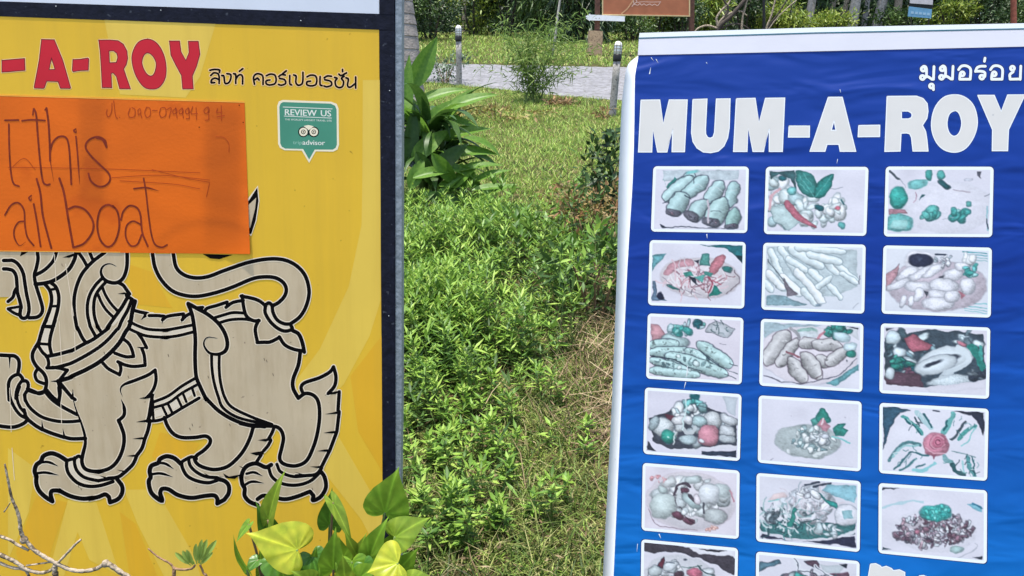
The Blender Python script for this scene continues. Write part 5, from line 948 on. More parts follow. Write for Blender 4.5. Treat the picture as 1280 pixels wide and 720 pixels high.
# short lawn between the herbs and the road, near grass, lawn beyond the road
grass_field('lawn_grass', 125000, (0, 0), (5.0, 14.6), lambda x, y: np.where(y < road_y0(x)-.05, 1.0, 0)*(1-.85*herb_zone(x, y))*(.55+.45*nz(x, y, .8)), (.03, .10), (.0045, .0095), g_bright, wedge=.30)
grass_field('outer_grass', 90000, (0, 0), (1.2, 14.6), lambda x, y: np.where((y < road_y0(x)-.05) & (np.abs(x) > .28*y+.2), 1.0, 0)*(.5+.5*nz(x, y, .9, 3)), (.04, .12), (.006, .013), g_bright, wedge=1.0)
grass_field('near_grass', 95000, (0, 0), (1.3, 5.4), lambda x, y: (1-.75*herb_zone(x, y))*(.35+.65*nz(x, y, 1.7, .7))*(1-.7*dry_zone(x, y)), (.04, .14), (.003, .0065), g_near, lean=.9, wedge=.36)
grass_field('short_grass', 60000, (0, 0), (1.5, 4.2), lambda x, y: (1-.6*herb_zone(x, y))*(.3+.7*nz(x, y, 2.6, .2)), (.02, .06), (.0025, .006), g_bright, lean=1.1, wedge=.36)
grass_field('dry_grass', 34000, (0, 0), (1.4, 6.5), lambda x, y: np.clip(.10+.7*dry_zone(x, y)+.55*nz(x, y, 2.3, 2)**3, 0, 1)*(1-.55*herb_zone(x, y)), (.04, .15), (.0018, .0055), g_straw, lean=1.6, wedge=.36)
grass_field('far_lawn', 52000, (-10, 16), (15.2, 29), lambda x, y: np.where(y > road_y1(x)+.1, 1.0, 0)*(.5+.5*nz(x, y, .5, 1)), (.06, .16), (.014, .03), g_bright)
# long dry stalks lying in the worn patch beside the banner
def straw_stalks(n=620):
    a = Acc()
    for _ in range(n):
        y = rnd.uniform(2.5, 4.3); x = rnd.gauss(.38+.12*(y-3), .085); t = rnd.uniform(-1.2, 1.2)+(1.57 if rnd.random() < .6 else 0); L_ = rnd.uniform(.12, .42)
        P = np.array([[x, y, float(gz(x, y))+rnd.uniform(.005, .06)]]); D = np.array([[math.cos(t), math.sin(t), SLOPE*math.sin(t)+rnd.gauss(0, .15)]])
        a.add(blades(P, D, np.array([[-math.sin(t), math.cos(t), .3]]), np.array([L_]), np.array([rnd.uniform(.0018, .0045)]), np.array([[rnd.gauss(0, .15), rnd.gauss(0, .15), -.05]])))
    tag(link('straw', a.mesh('straw'), g_straw), kind='stuff')
straw_stalks()
def leaf_litter(n=2600):
    x = rng.uniform(-1.2, 1.2, n); y = rng.uniform(1.6, 7.5, n); P = np.stack([x, y, gz(x, y)+rng.uniform(.004, .04, n)], 1)
    D = rdir(n); D[:, 2] *= .25; me = mesh_np('leaf_litter', *leaves(P, D, rdir(n, 3), rng.uniform(.014, .032, n), rng.uniform(.005, .011, n)))
    tag(link('leaf_litter', me, g_straw), kind='stuff')
leaf_litter()

def herb_mat(name, n, keep, hr, m, ll, wl, seed, xr=(-1.5, 1.1), yr=(2.2, 6.5), per=(14, 24)):
    a = Acc(); st = Acc(); r = np.random.default_rng(seed); c = 0
    while c < n:
        x = r.uniform(*xr); y = r.uniform(*yr)
        if r.uniform() > keep(x, y): continue
        c += 1; h = r.uniform(*hr); k = int(r.integers(*per)); tx, ty = r.normal(0, .22, 2); z0 = float(gz(x, y))
        u = np.sort(r.uniform(.12, 1.0, k)); u[-5:] = np.linspace(.9, 1.0, 5)
        P = np.stack([x+tx*h*u, y+ty*h*u, z0+h*u], 1); an = np.arange(k)*2.4+r.uniform(0, 6)+r.normal(0, .3, k); el = .15+.75*u**2+r.normal(0, .2, k)
        D = np.stack([np.cos(an)*np.cos(el), np.sin(an)*np.cos(el), np.sin(el)], 1); Nn = np.stack([-np.cos(an)*np.sin(el), -np.sin(an)*np.sin(el), np.cos(el)], 1)
        s_ = (.65+.5*np.sin(u*2.6))*r.uniform(.8, 1.2, k)
        a.add(leaves(P, D, Nn, r.uniform(*ll, k)*s_, r.uniform(*wl, k)*s_, .16, .12))
        st.add(blades(np.array([[x, y, z0-.02]]), np.array([[tx, ty, 1.]]), np.array([[1., 0, 0]]), np.array([h*1.05]), np.array([.004]), np.array([[0, 0, 0.1]])))
    o = tag(link(name, a.mesh(name), m), kind='stuff'); s = link('stem', st.mesh('stem'), stem_green, o); s['kind'] = 'stuff'
    return o
herb_mat('ground_cover', 1050, lambda x, y: herb_zone(x, y)*np.clip((nz(x, y, 1.9, 1.1)-.22)*2.2, .05, 1), (.08, .22), g_herb, (.032, .060), (.007, .0125), 3)
herb_mat('tall_weeds', 330, lambda x, y: np.exp(-((x+.42-.04*(y-4))/.30)**2)*np.clip((y-2.7)/.5, 0, 1)*np.clip((5.0-y)/.5, 0, 1)*np.clip((nz(x, y, 1.4, 2.1)-.30)*2.5, 0, 1), (.20, .38), g_herb, (.040, .072), (.009, .0145), 9, per=(24, 36))
herb_mat('broad_weeds', 150, lambda x, y: herb_zone(x, y)*np.clip((nz(x, y, 1.1, 4.1)-.45)*3, 0, 1), (.10, .28), g_herb_mid, (.06, .11), (.020, .034), 12, per=(9, 14))
herb_mat('undergrowth', 480, lambda x, y: herb_zone(x, y)*.6+.35*np.exp(-((x-.52)/.25)**2)*np.clip((y-3.4)/.6, 0, 1), (.05, .19), g_herb_dark, (.030, .070), (.010, .018), 4, per=(10, 18))
def dead_stems(n=420):
    a = Acc()
    for _ in range(n):
        y = rnd.uniform(2.2, 5.4); x = rnd.uniform(-.8, .5)
        if rnd.random() > float(herb_zone(x, y))+.15: continue
        t = rnd.uniform(0, 6.28); L_ = rnd.uniform(.12, .36); e = rnd.uniform(.15, 1.2)
        a.add(blades(np.array([[x, y, float(gz(x, y))-.01]]), np.array([[math.cos(t)*math.cos(e), math.sin(t)*math.cos(e), math.sin(e)]]), np.array([[-math.sin(t), math.cos(t), 0]]), np.array([L_]), np.array([rnd.uniform(.002, .005)]), np.array([[rnd.gauss(0, .25), rnd.gauss(0, .25), -.1]])))
    tag(link('dead_stems', a.mesh('dead_stems'), g_straw), kind='stuff')
dead_stems()
herb_mat('weeds', 110, lambda x, y: np.exp(-((x+.16)/.24)**2)*np.clip((3.4-y)/.6, 0, 1), (.05, .15), g_herb, (.028, .055), (.010, .017), 8, yr=(2.0, 3.4))
# ------------------------------------------------------------------ single broad leaves
def blade_mesh(name, length, width, prof, curl, fold=.18, n=12, wav=.0, seed=0, thick=.0):
    """one broad leaf along +Y: prof(t) half width, curl bends the tip down; folded along the midrib"""
    r = random.Random(seed); V = []; Fs = []; cols = 6; ph = r.uniform(0, 6)
    y = 0; z = 0; ang = 0
    for i in range(n+1):
        t = i/n; ang = curl*t**1.4; hw = prof(t)*width*.5
        if i: y += length/n*math.cos(ang); z -= length/n*math.sin(ang)
        for k in range(cols+1):
            s = k/cols*2-1; V.append((s*hw*math.cos(fold), y, z+abs(s)*hw*math.sin(fold*1.6)+wav*width*math.sin(t*9+ph+s*1.3)*abs(s)))
    for i in range(n):
        for k in range(cols): a = i*(cols+1)+k; Fs.append((a, a+1, a+cols+2, a+cols+1))
    me = bpy.data.meshes.new(name); me.from_pydata(V, [], Fs); me.polygons.foreach_set('use_smooth', [True]*len(Fs)); return me
lance = lambda t: max(.012, math.sin(math.pi*min(1, t**.85*.97+.03))**.9*(1.12-.35*t)) if t < .999 else .008
obov = lambda t: max(.03, .22+.78*math.sin(math.pi*min(1, max(0, t-.15)/.92))**.7) if t < .97 else .18
strap = lambda t: .25+.75*math.sin(math.pi*min(1, t*.8+.16))**.8 if t < .93 else max(.01, (1-t)/.07*.55)
def orient(p, d, n):
    y = Vector(d).normalized(); x = y.cross(Vector(n)); x = x.normalized() if x.length > 1e-4 else Vector((1, 0, 0)); z = x.cross(y)
    M = Matrix((x, y, z)).transposed().to_4x4(); M.translation = p; return M
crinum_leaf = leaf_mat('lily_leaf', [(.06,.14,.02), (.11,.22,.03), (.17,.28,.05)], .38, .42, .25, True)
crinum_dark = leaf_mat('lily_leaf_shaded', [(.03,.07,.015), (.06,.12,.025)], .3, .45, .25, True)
def lily(x, y, n, size, label, seed, tall):
    r = random.Random(seed); t = thing('lily_plant', label, 'plant', (x, y, float(gz(x, y))))
    protos = [blade_mesh('leaf', size*l, size*w, lance, c, .25, 12, .02, i) for i, (l, w, c) in enumerate(((1, .14, .9), (1.1, .17, 1.4), (.85, .13, .6), (1, .16, 2.1), (.8, .18, 1.7)))]
    for k in range(n):
        me = protos[k % 5]; a = k*2.399+r.uniform(-.3, .3); el = r.uniform(.35, 1.35); h = r.uniform(.05, tall)
        d = Vector((math.cos(a)*math.cos(el), math.sin(a)*math.cos(el), math.sin(el))); nn = Vector((-math.cos(a)*math.sin(el), -math.sin(a)*math.sin(el), math.cos(el)))
        s = r.uniform(.75, 1.15); p = Vector((math.cos(a)*.05*h, math.sin(a)*.05*h, h)); M = orient(p, d, nn) @ Matrix.Scale(s, 4)
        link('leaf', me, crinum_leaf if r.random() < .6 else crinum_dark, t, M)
    q = MB(); 
    for k in range(5): a = k*1.26; q.tube([(math.cos(a)*.05, math.sin(a)*.05, -.03), (math.cos(a)*.08, math.sin(a)*.08, tall*.5), (math.cos(a)*.12, math.sin(a)*.12, tall)], [.035, .028, .015], 7)
    q.obj('stem', stem_green, t, True); return t
pl = G(545, 250)
lil = lily(pl.x-.04, pl.y, 84, .60, 'clump of broad strappy dark green leaves behind the yellow sign', 5, .55)
# the tall leaves that stand out against the road and lawn
def hero(parent, px0, py0, px1, py1, y, w, curl, face, m, seed):
    a = at(px0, py0, y); b = at(px1, py1, y+.05); d = b-a; L_ = d.length
    me = blade_mesh('leaf', L_*1.04, w*y/F, lance, curl, .22, 14, .015, seed)
    return link('leaf', me, m, parent, Matrix.Translation(-Vector(parent.location)) @ orient(a, d, face))
yl = pl.y
hero(lil, 512, 112, 547, 47, yl, 27, .15, (.55, -.8, .3), crinum_leaf, 1); hero(lil, 505, 150, 512, 70, yl-.1, 18, .1, (.3, -.9, .2), crinum_leaf, 2); hero(lil, 560, 136, 620, 112, yl-.1, 20, .3, (-.2, -.7, .7), crinum_leaf, 3)
hero(lil, 520, 130, 582, 104, yl, 20, .35, (.1, -.6, .8), crinum_leaf, 4); hero(lil, 596, 246, 646, 227, yl-.3, 14, .2, (-.1, -.6, .75), crinum_leaf, 6); hero(lil, 536, 255, 574, 222, yl-.4, 11, .1, (-.3, -.8, .5), crinum_leaf, 7)
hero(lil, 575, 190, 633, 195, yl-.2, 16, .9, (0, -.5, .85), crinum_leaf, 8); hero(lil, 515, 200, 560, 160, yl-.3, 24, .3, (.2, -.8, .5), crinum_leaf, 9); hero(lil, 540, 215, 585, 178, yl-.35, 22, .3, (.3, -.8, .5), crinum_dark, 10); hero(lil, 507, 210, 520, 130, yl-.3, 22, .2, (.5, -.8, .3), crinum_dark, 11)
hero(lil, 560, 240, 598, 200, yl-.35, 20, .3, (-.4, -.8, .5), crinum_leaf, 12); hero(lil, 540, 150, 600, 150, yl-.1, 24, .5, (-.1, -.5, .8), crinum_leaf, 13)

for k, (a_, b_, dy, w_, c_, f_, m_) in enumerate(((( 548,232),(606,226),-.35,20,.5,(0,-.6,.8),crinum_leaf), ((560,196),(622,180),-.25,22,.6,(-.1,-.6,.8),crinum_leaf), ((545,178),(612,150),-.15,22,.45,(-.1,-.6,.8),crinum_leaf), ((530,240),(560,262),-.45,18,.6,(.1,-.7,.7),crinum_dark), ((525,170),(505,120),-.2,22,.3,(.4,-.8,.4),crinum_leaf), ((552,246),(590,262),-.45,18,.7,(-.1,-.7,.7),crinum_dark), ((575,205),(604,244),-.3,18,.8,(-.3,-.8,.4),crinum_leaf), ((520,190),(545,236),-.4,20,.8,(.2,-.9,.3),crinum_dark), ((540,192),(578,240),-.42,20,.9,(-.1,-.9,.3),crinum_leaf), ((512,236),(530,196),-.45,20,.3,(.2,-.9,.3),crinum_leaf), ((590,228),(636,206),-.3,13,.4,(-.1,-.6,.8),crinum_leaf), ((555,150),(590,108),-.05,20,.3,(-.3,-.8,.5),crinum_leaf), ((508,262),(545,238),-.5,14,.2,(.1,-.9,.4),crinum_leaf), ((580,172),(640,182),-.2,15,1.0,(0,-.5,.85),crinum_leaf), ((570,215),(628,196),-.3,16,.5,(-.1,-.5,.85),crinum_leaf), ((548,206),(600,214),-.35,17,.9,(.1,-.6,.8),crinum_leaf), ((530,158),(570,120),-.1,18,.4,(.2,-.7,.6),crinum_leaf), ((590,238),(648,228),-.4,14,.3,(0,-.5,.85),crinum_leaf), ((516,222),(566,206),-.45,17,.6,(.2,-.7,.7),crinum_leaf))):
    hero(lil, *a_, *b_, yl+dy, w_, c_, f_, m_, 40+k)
# ------------------------------------------------------------------ pothos at the foot of the yellow sign
lime = leaf_mat('lime_pothos', [(.44,.47,.03), (.50,.52,.05)], .45, .36, .35, 'ribs')
lime_green = leaf_mat('light_green_pothos', [(.21,.32,.03), (.26,.36,.04)], .45, .36, .35, 'ribs')
mid_green = leaf_mat('green_pothos', [(.16,.31,.026), (.22,.36,.036)], .42, .36, .35, 'ribs')
deep_green = leaf_mat('deep_green_pothos', [(.06,.16,.018), (.08,.19,.024)], .3, .36, .35, 'ribs')
def heart_mesh(L_, w, curl, fold, seed, n=24):
    """heart-shaped leaf, stalk joint at the origin, tip along +Y, lobes reaching behind the joint"""
    r = random.Random(seed); V = [(0, 0, 0)]; Fs = []; rings = 10; m = 2*n; vein = [1.15]
    half = catmull([(0,-.02),(.10,-.15),(.26,-.23),(.42,-.17),(.50,.03),(.475,.24),(.39,.44),(.26,.63),(.13,.80),(.045,.92),(.0,1.04)], 3)
    k_ = [half[int(round(i*(len(half)-1)/n))] for i in range(n+1)]
    ol = [(x*w, y*L_) for x, y in k_]+[(-x*w*.94, y*L_) for x, y in k_[1:-1][::-1]]
    for j in range(1, rings+1):
        f = j/rings
        for i, (x, yy) in enumerate(ol):
            X = x*f; Y = yy*f; an = curl*(Y/L_); z = abs(X)*math.tan(fold)-Y*math.sin(an)*.5+.035*w*math.sin(7*Y/L_+seed)*abs(X)/(w*.5)*f-.05*w*(f**3)
            z += .022*w*math.cos(11*math.atan2(Y+.02*L_, abs(X)+1e-6))*f*(1-.5*f)-.12*L_*max(0, Y/L_-.55)**2*2
            an_ = math.atan2(Y+.02*L_, abs(X)+1e-6); rib = max(0, math.cos(11*an_))**6; mid = math.exp(-(X/(.03*w))**2); vein.append(.90+.40*rib*(1-.5*f)+.45*mid*(Y > 0)-.10*max(0, -math.cos(11*an_))-.1*f**6)
            V.append((X, Y, z))
    for i in range(m): Fs.append((0, 1+i, 1+(i+1) % m))
    for j in range(rings-1):
        for i in range(m): a = 1+j*m; b = a+m; Fs.append((a+i, b+i, b+(i+1) % m, a+(i+1) % m))
    me = bpy.data.meshes.new('leaf'); me.from_pydata(V, [], Fs); me.polygons.foreach_set('use_smooth', [True]*len(Fs))
    ca = me.color_attributes.new('vein', 'FLOAT_COLOR', 'POINT'); ca.data.foreach_set('color', np.repeat(np.array(vein)[:, None], 4, 1).astype(np.float32).ravel()); return me
PY = 1.24
pb = at(420, 900, PY); po = thing('pothos_plant', 'heart-leaved lime green pothos in front of the yellow sign', 'plant', (pb.x, pb.y, float(gz(pb.x, pb.y))))
pl_inv = Matrix.Translation(-Vector(po.location))
PL = [  # tip, joint, width px, depth, face, material
    ((347.7,591),(335.5,650),34,1.27,(-.55,-.8,.25),lime_green,.15,.35), ((322,631),(338,668),30,1.29,(.5,-.85,.1),deep_green,.1,.3), ((311,667.5),(371,687),72,1.20,(.05,-.82,.55),lime,.1,.12), ((294,677),(311,655),13,1.25,(-.3,-.9,.3),mid_green,.2,.4), ((286,676),(309,712),18,1.22,(-.5,-.8,.3),mid_green,.2,.4),
    ((413.5,616),(412,656),36,1.30,(.05,-.95,.25),deep_green,.1,.2), ((444,681),(416,628),20,1.26,(.6,-.75,.3),lime_green,.2,.45), ((494.5,591),(481.5,641),68,1.24,(-.05,-.92,.35),mid_green,.1,.14), ((531,648),(494,671),50,1.21,(.15,-.7,.65),lime_green,.15,.15), ((478,652),(462,697),40,1.22,(-.25,-.85,.45),mid_green,.2,.25),
    ((508,656),(470,706),40,1.23,(.25,-.85,.4),mid_green,.1,.2), ((461,714),(497,704),66,1.16,(.1,-.75,.62),lime,.12,.12), ((416.5,666),(417,712),44,1.20,(-.1,-.9,.4),mid_green,.1,.35), ((372,742),(345,700),46,1.24,(.1,-.8,.5),deep_green,.3,.2), ((402,735),(390,695),40,1.22,(.3,-.8,.5),deep_green,.3,.2), ((540,722),(512,730),40,1.15,(.1,-.7,.7),lime_green,.2,.2), ((444,742),(440,702),46,1.20,(.1,-.8,.5),mid_green,.3,.25), ((395,690),(385,715),26,1.23,(.3,-.9,.3),mid_green,.2,.3), ((306,716),(322,700),20,1.24,(-.3,-.8,.4),deep_green,.2,.3), ((432,668),(450,702),26,1.25,(.2,-.9,.3),lime_green,.2,.3), ((468,735),(455,705),30,1.19,(-.1,-.8,.5),deep_green,.2,.2),
    ((452,672),(446,706),30,1.25,(-.3,-.85,.4),lime_green,.2,.2), ((520,690),(498,712),36,1.2,(.3,-.8,.5),mid_green,.15,.2), ((428,700),(432,728),34,1.18,(.1,-.85,.4),lime_green,.2,.25), ((396,716),(402,738),34,1.2,(-.2,-.85,.4),mid_green,.2,.2), ((500,722),(478,742),44,1.15,(.1,-.75,.6),lime_green,.15,.15), ((350,716),(362,738),36,1.2,(-.2,-.8,.5),mid_green,.2,.2), ((326,690),(328,716),20,1.26,(.4,-.85,.2),mid_green,.2,.35), ((368,716),(388,728),34,1.18,(.1,-.8,.6),lime_green,.2,.2), ((470,706),(450,722),36,1.17,(-.1,-.8,.6),mid_green,.2,.2), ((424,676),(428,698),28,1.22,(.2,-.9,.3),mid_green,.2,.25), ((330,760),(310,735),40,1.2,(0,-.7,.7),mid_green,.2,.2), ((430,790),(410,750),60,1.15,(0,-.7,.7),mid_green,.2,.2), ((500,780),(490,745),50,1.15,(0,-.7,.7),lime_green,.2,.2), ((370,800),(360,760),55,1.15,(0,-.7,.7),deep_green,.2,.2), ((520,830),(480,800),55,1.15,(.2,-.7,.7),mid_green,.2,.2), ((300,820),(320,790),50,1.18,(-.3,-.7,.7),mid_green,.2,.2)]
for i, (tp_, jt, w, y, face, m, curl, fold) in enumerate(PL):
    a = at(*jt, y); b = at(*tp_, y-.02); d = b-a; me = heart_mesh(d.length, w*y/F, curl, fold, i)
    link('leaf', me, m, po, pl_inv @ orient(a, d, face))
    q = MB(); c = at(jt[0]*.6+400*.4, 800, y+.03); e_ = Vector((c.x, c.y, float(gz(c.x, c.y)))); mid = at(jt[0]*.85+400*.15, jt[1]+50, y+.02)
    q.tube(catmull([tuple(a), tuple(mid), tuple(c), tuple(e_)], 5), [.0022]*5+[.0026]*5+[.003]*6, 6); q.v = [tuple(pl_inv @ Vector(v)) for v in q.v]; q.obj('stem', stem_green if i % 3 else stem_brown, po, True)

# ------------------------------------------------------------------ bare frangipani twigs, lower corner
FY = 1.28
fb = at(40, 900, FY); fr_ = thing('frangipani_shrub', 'knobbly leafless pale twigs crossing the foot of the yellow sign', 'shrub', (fb.x, fb.y, float(gz(fb.x, fb.y))))
finv = Matrix.Translation(-Vector(fr_.location))
def twig(parent, inv, pts, r0, r1, y, m=None, y1=None):
    n = len(pts); P = [tuple(at(px, py, y+((y1 or y)-y)*i/(n-1))) for i, (px, py) in enumerate(pts)]; C_ = catmull(P, 5); k = len(C_)
    rr = [.82*(r0+(r1-r0)*i/(k-1))*y/F*(1+.12*math.sin(i*2.1)) for i in range(k)]
    q = MB(); q.tube(C_, rr, 9); q.v = [tuple(inv @ Vector(v)) for v in q.v]; return q.obj('branch', m or bark_pale, parent, True)
for pts, r0, r1 in (([(31,676),(26,664),(24.5,650),(20.5,636),(14.5,622),(10,600),(6,580)],3.4,1.5), ([(-30,660),(10,674),(21.7,681),(36,688)],2.6,2.2), ([(29,672),(41.7,686.7),(55,695.8),(70,704),(86.7,711.7),(103,714),(120,711),(132,704)],3.4,3.4), ([(130,704),(138,706.5),(150,715),(166,727),(190,760)],4.6,4), ([(70,706),(83,692.5),(93,681.7),(101,674.5)],2.2,2.0), ([(-30,680),(10,698),(20,703),(33,711.7),(50,716),(63,713),(69,707)],3.6,2.6), ([(33,707),(50,704.5),(66,702.5)],1.5,1.3), ([(69,706),(68.5,714),(69,740),(60,900),(50,1300)],3.6,7), ([(-30,690),(10,708),(30,712),(36,720),(40,735)],2.6,2.2), ([(190,760),(150,830),(80,1000)],4,6), ([(5,640),(10,633),(13,628)],1.2,.7)):
    twig(fr_, finv, pts, r0, r1, FY)
q = MB()
for px, py in ((30,675),(132,704.5)): 
    p = finv @ at(px, py, FY); q2 = MB(); q2.lathe([(.001,-.007),(.0052,-.005),(.0068,0),(.0052,.005),(.001,.007)], 10); q2.v = [tuple(p+Vector(v)) for v in q2.v]; q2.obj('knot', bark_pale, fr_, True)
sb_ = at(216, 900, 1.3); sp_ = thing('frangipani_sprout', 'young twig with small pointed green leaves between bare twigs and pothos', 'sprout', (sb_.x, sb_.y, float(gz(sb_.x, sb_.y)))); sinv = Matrix.Translation(-Vector(sp_.location))
brown_twig = mat('brown_twig', (.22, .13, .075), .8, .3, 60, .4, 120)
for pts, r0, r1 in (([(217.5,711),(212,704),(197.5,696),(185,685.5)],2.0,1.3), ([(217.5,709),(217.5,722),(216,800),(210,1300)],2.4,4.5), ([(217.5,711),(230,712),(240,710.5),(244,706)],2.2,1.8), ([(250,706),(254,716),(258,740),(240,900)],1.6,2.4)): twig(sp_, sinv, pts, r0, r1, 1.3, brown_twig)
twig_leaf = leaf_mat('twig_leaf', [(.22,.34,.06), (.30,.42,.10)], .4, .4)
for (x0,y0),(x1,y1),w in (((239,707),(219,692),6),((241,706),(228,690),6.5),((242,705),(233,689),6),((246,705),(244,682),6.5),((248,704),(251,677),6),((249,704),(257,677),7),((250,705),(268,678),7.5),((251,706),(264,692),5),((244,706),(238,699),4)):
    a = at(x0,y0,1.3); b = at(x1,y1,1.29); d = b-a; link('leaf', blade_mesh('leaf', d.length, w*1.5/F, obov, .25, .25, 8, 0, int(x1)), twig_leaf, sp_, sinv @ orient(a, d, (.1, -.9, .35)))

# ------------------------------------------------------------------ shrubs on the bank
def foliage(name, centre, rad, n, ln, wd, m, parent=None, inv=None, up=.4, seed=0, clumps=14, shell=.55, droop=.15):
    """leaves gathered in clumps through the crown's volume, so that gaps stay open"""
    r = np.random.default_rng(seed); cs = r.normal(size=(clumps, 3)); cs /= np.linalg.norm(cs, axis=1, keepdims=True); cs *= r.uniform(shell, 1, (clumps, 1))
    k = r.integers(clumps, size=n); q = r.normal(size=(n, 3)); q /= np.linalg.norm(q, axis=1, keepdims=True); q *= r.uniform(0, 1, (n, 1))**.5*.45
    P = (cs[k]+q); D = P*.6+r.normal(size=(n, 3))*.6; D[:, 2] += up; D /= np.linalg.norm(D, axis=1, keepdims=True)
    Nn = r.normal(size=(n, 3))*.5+np.array([0, -.2, .9]); P = P*np.array(rad)+np.array(centre)
    if inv is not None: P = P+np.array(inv.translation)
    me = mesh_np(name, *leaves(P, D, Nn, r.uniform(ln*.6, ln*1.3, n), r.uniform(wd*.7, wd*1.3, n), .12, droop)); return link(name, me, m, parent)
# wispy shrub by the road
wb = G(664, 127); ws_ = thing('wispy_shrub', 'feathery light green shrub at the edge of the concrete road', 'shrub', (wb.x, wb.y, wb.z)); 
r_ = random.Random(3); wisp = Acc(); 
for k in range(40):
    a = r_.uniform(0, 6.28); sp2 = r_.uniform(.12, .92); h = r_.uniform(.35, 1.18); tip = Vector((math.cos(a)*sp2, math.sin(a)*sp2*.6, h))
    pts = catmull([(r_.uniform(-.18, .18), r_.uniform(-.1, .1), -.03), tuple(tip*.5+Vector((0, 0, .12))), tuple(tip)], 8)
    if k < 13:
        q = MB(); q.tube(pts, [.009-.0004*i for i in range(len(pts))], 5); q.obj('stem', stem_green, ws_)
    for i in range(3, len(pts)):
        p = np.array(pts[i]); m_ = 4; P = p+rng.normal(0, .05, (m_, 3)); D = rdir(m_, .7); wisp.add(leaves(P, D, rdir(m_, .5), rng.uniform(.08, .2, m_), rng.uniform(.010, .02, m_), .1, .3))
link('foliage', wisp.mesh('foliage'), leaf_mat('wispy_leaf', [(.09,.16,.035), (.15,.24,.05), (.22,.30,.07)], .35, .5), ws_)
db = G(702, 128); dt = thing('dead_tuft', 'brown dead tuft at the foot of the feathery shrub', 'plant', (db.x-.02, db.y-.25, float(gz(db.x, db.y-.25))))
me = mesh_np('foliage', *leaves(rng.normal(0, .05, (170, 3))*np.array([1.6, 1, .5]), rdir(170, .9), rdir(170), rng.uniform(.1, .28, 170), rng.uniform(.01, .03, 170), .1, .4)); link('foliage', me, leaf_mat('dead_leaf', [(.20,.11,.05), (.32,.22,.11), (.13,.08,.04)], .15, .7), dt)
# rusty and dark shrubs beside the banner
def shrub(name, label, px, py, rad, parts, group=None, stems=6, cat='shrub'):
    b = G(px, py); t = thing(name, label, cat, (b.x, b.y, b.z), 0, group)
    for i, (c, rd, n, ln, wd, m, sd) in enumerate(parts): foliage('foliage', c, rd, n, ln, wd, m, t, None, .3, sd, 12)
    for k in range(stems):
        a = k*6.28/stems+.3; q = MB(); q.tube([(math.cos(a)*.03, math.sin(a)*.03, -.04), (math.cos(a)*rad*.4, math.sin(a)*rad*.4, rad*.7), (math.cos(a+.3)*rad*.7, math.sin(a+.3)*rad*.6, rad*1.15)], [.008, .006, .003], 5); q.obj('stem', stem_brown, t)
    return t
shrub('rusty_shrub', 'low shrub with orange brown leaves beside the blue banner', 742, 318, .28, [((0,0,.26),(.32,.27,.22),620,.05,.019,g_rust,21), ((.05,.05,.2),(.3,.25,.2),260,.07,.025,g_herb_dark,22)])
shrub('dark_shrub', 'dark green shrub higher up the bank beside the blue banner', 765, 262, .3, [((.05,0,.28),(.30,.28,.26),520,.09,.03,g_hedge_dark,23), ((0,-.05,.3),(.28,.25,.28),120,.09,.03,g_herb_dark,24)])
shrub('leafy_shrub', 'mid green weed with drooping leaves close to the banner edge', 745, 390, .22, [((0,0,.2),(.26,.22,.18),330,.085,.022,g_herb_dark,25), ((0,0,.24),(.22,.2,.16),160,.08,.02,g_herb,26)])
shrub('blue_green_bush', 'small blue green bush between the palm trunk and the road', 556, 103, .35, [((0,0,.28),(.5,.35,.26),620,.07,.028,leaf_mat('blue_green_leaf', [(.06,.10,.06), (.10,.16,.09), (.16,.22,.14)], .2, .4),27)])
shrub('yellow_weed', 'patch of yellowing broad weeds behind the lily leaves', 620, 150, .2, [((0,0,.08),(.65,.4,.08),420,.08,.03,leaf_mat('yellowing_leaf', [(.16,.18,.04), (.26,.24,.06), (.22,.14,.06)], .25, .6),28)], stems=3)

# ------------------------------------------------------------------ garden lamps by the road
grey_post = mat('weathered_post', (.23, .22, .205), .8, .25, 25, .3, 80, dirt=(.10, .09, .08, 1), dscale=30, dthr=.58)
black_plastic = mat('black_plastic', (.012, .012, .013), .5, .2, 30)
opal = mat('opal_glass', (.8, .8, .78), .5, .04, 20, spec=.2)
def bollard(label, px, py, h, r, lean):
    b = G(px, py); t = thing('bollard_lamp', label, 'lamp', (b.x, b.y, b.z), 0, 'garden lamps along the road'); t.rotation_euler = (0, lean, 0)
    q = MB(); q.lathe([(r*.95, -.1), (r, .02), (r*.97, h*.5), (r, h*.74)], 18); q.obj('post', grey_post, t, True)
    q = MB(); q.lathe([(r*1.12, h*.735), (r*1.18, h*.75), (r*1.18, h*.815), (r*1.0, h*.83)], 18); q.obj('collar', black_plastic, t, True)
    q = MB(); q.lathe([(r*.96, h*.82), (r*1.0, h*.90), (r*.97, h*.955), (r*.8, h*.985), (r*.45, h), (.002, h*1.004)], 18); q.obj('lens', opal, t, True)
    for k in range(3):
        z = h*(.855+.04*k); q = MB(); q.lathe([(r*1.02, z), (r*1.09, z+.003), (r*1.09, z+.008), (r*1.02, z+.011)], 18); q.obj('guard_ring', grey_post, t, True)
    for k in range(6):
        a = k*math.pi/3; q = MB(); q.tube([(math.cos(a)*r*1.07, math.sin(a)*r*1.07, h*.83), (math.cos(a)*r*1.06, math.sin(a)*r*1.06, h*.955), (math.cos(a)*r*.75, math.sin(a)*r*.75, h*.995)], .004, 5); q.obj('guard_bar', grey_post, t)
    return t
bollard('grey bollard lamp on the grass beside the blue banner', 765.5, 144, .88, .045, .06)
bollard('grey bollard lamp behind the lily leaves at the far end of the road', 574, 107, .93, .046, .0)
shrub('dry_weed', 'dry brown weed at the foot of the lamp beside the banner', 757, 148, .08, [((0,0,.05),(.13,.1,.07),90,.07,.02,g_rust,31)], stems=2)

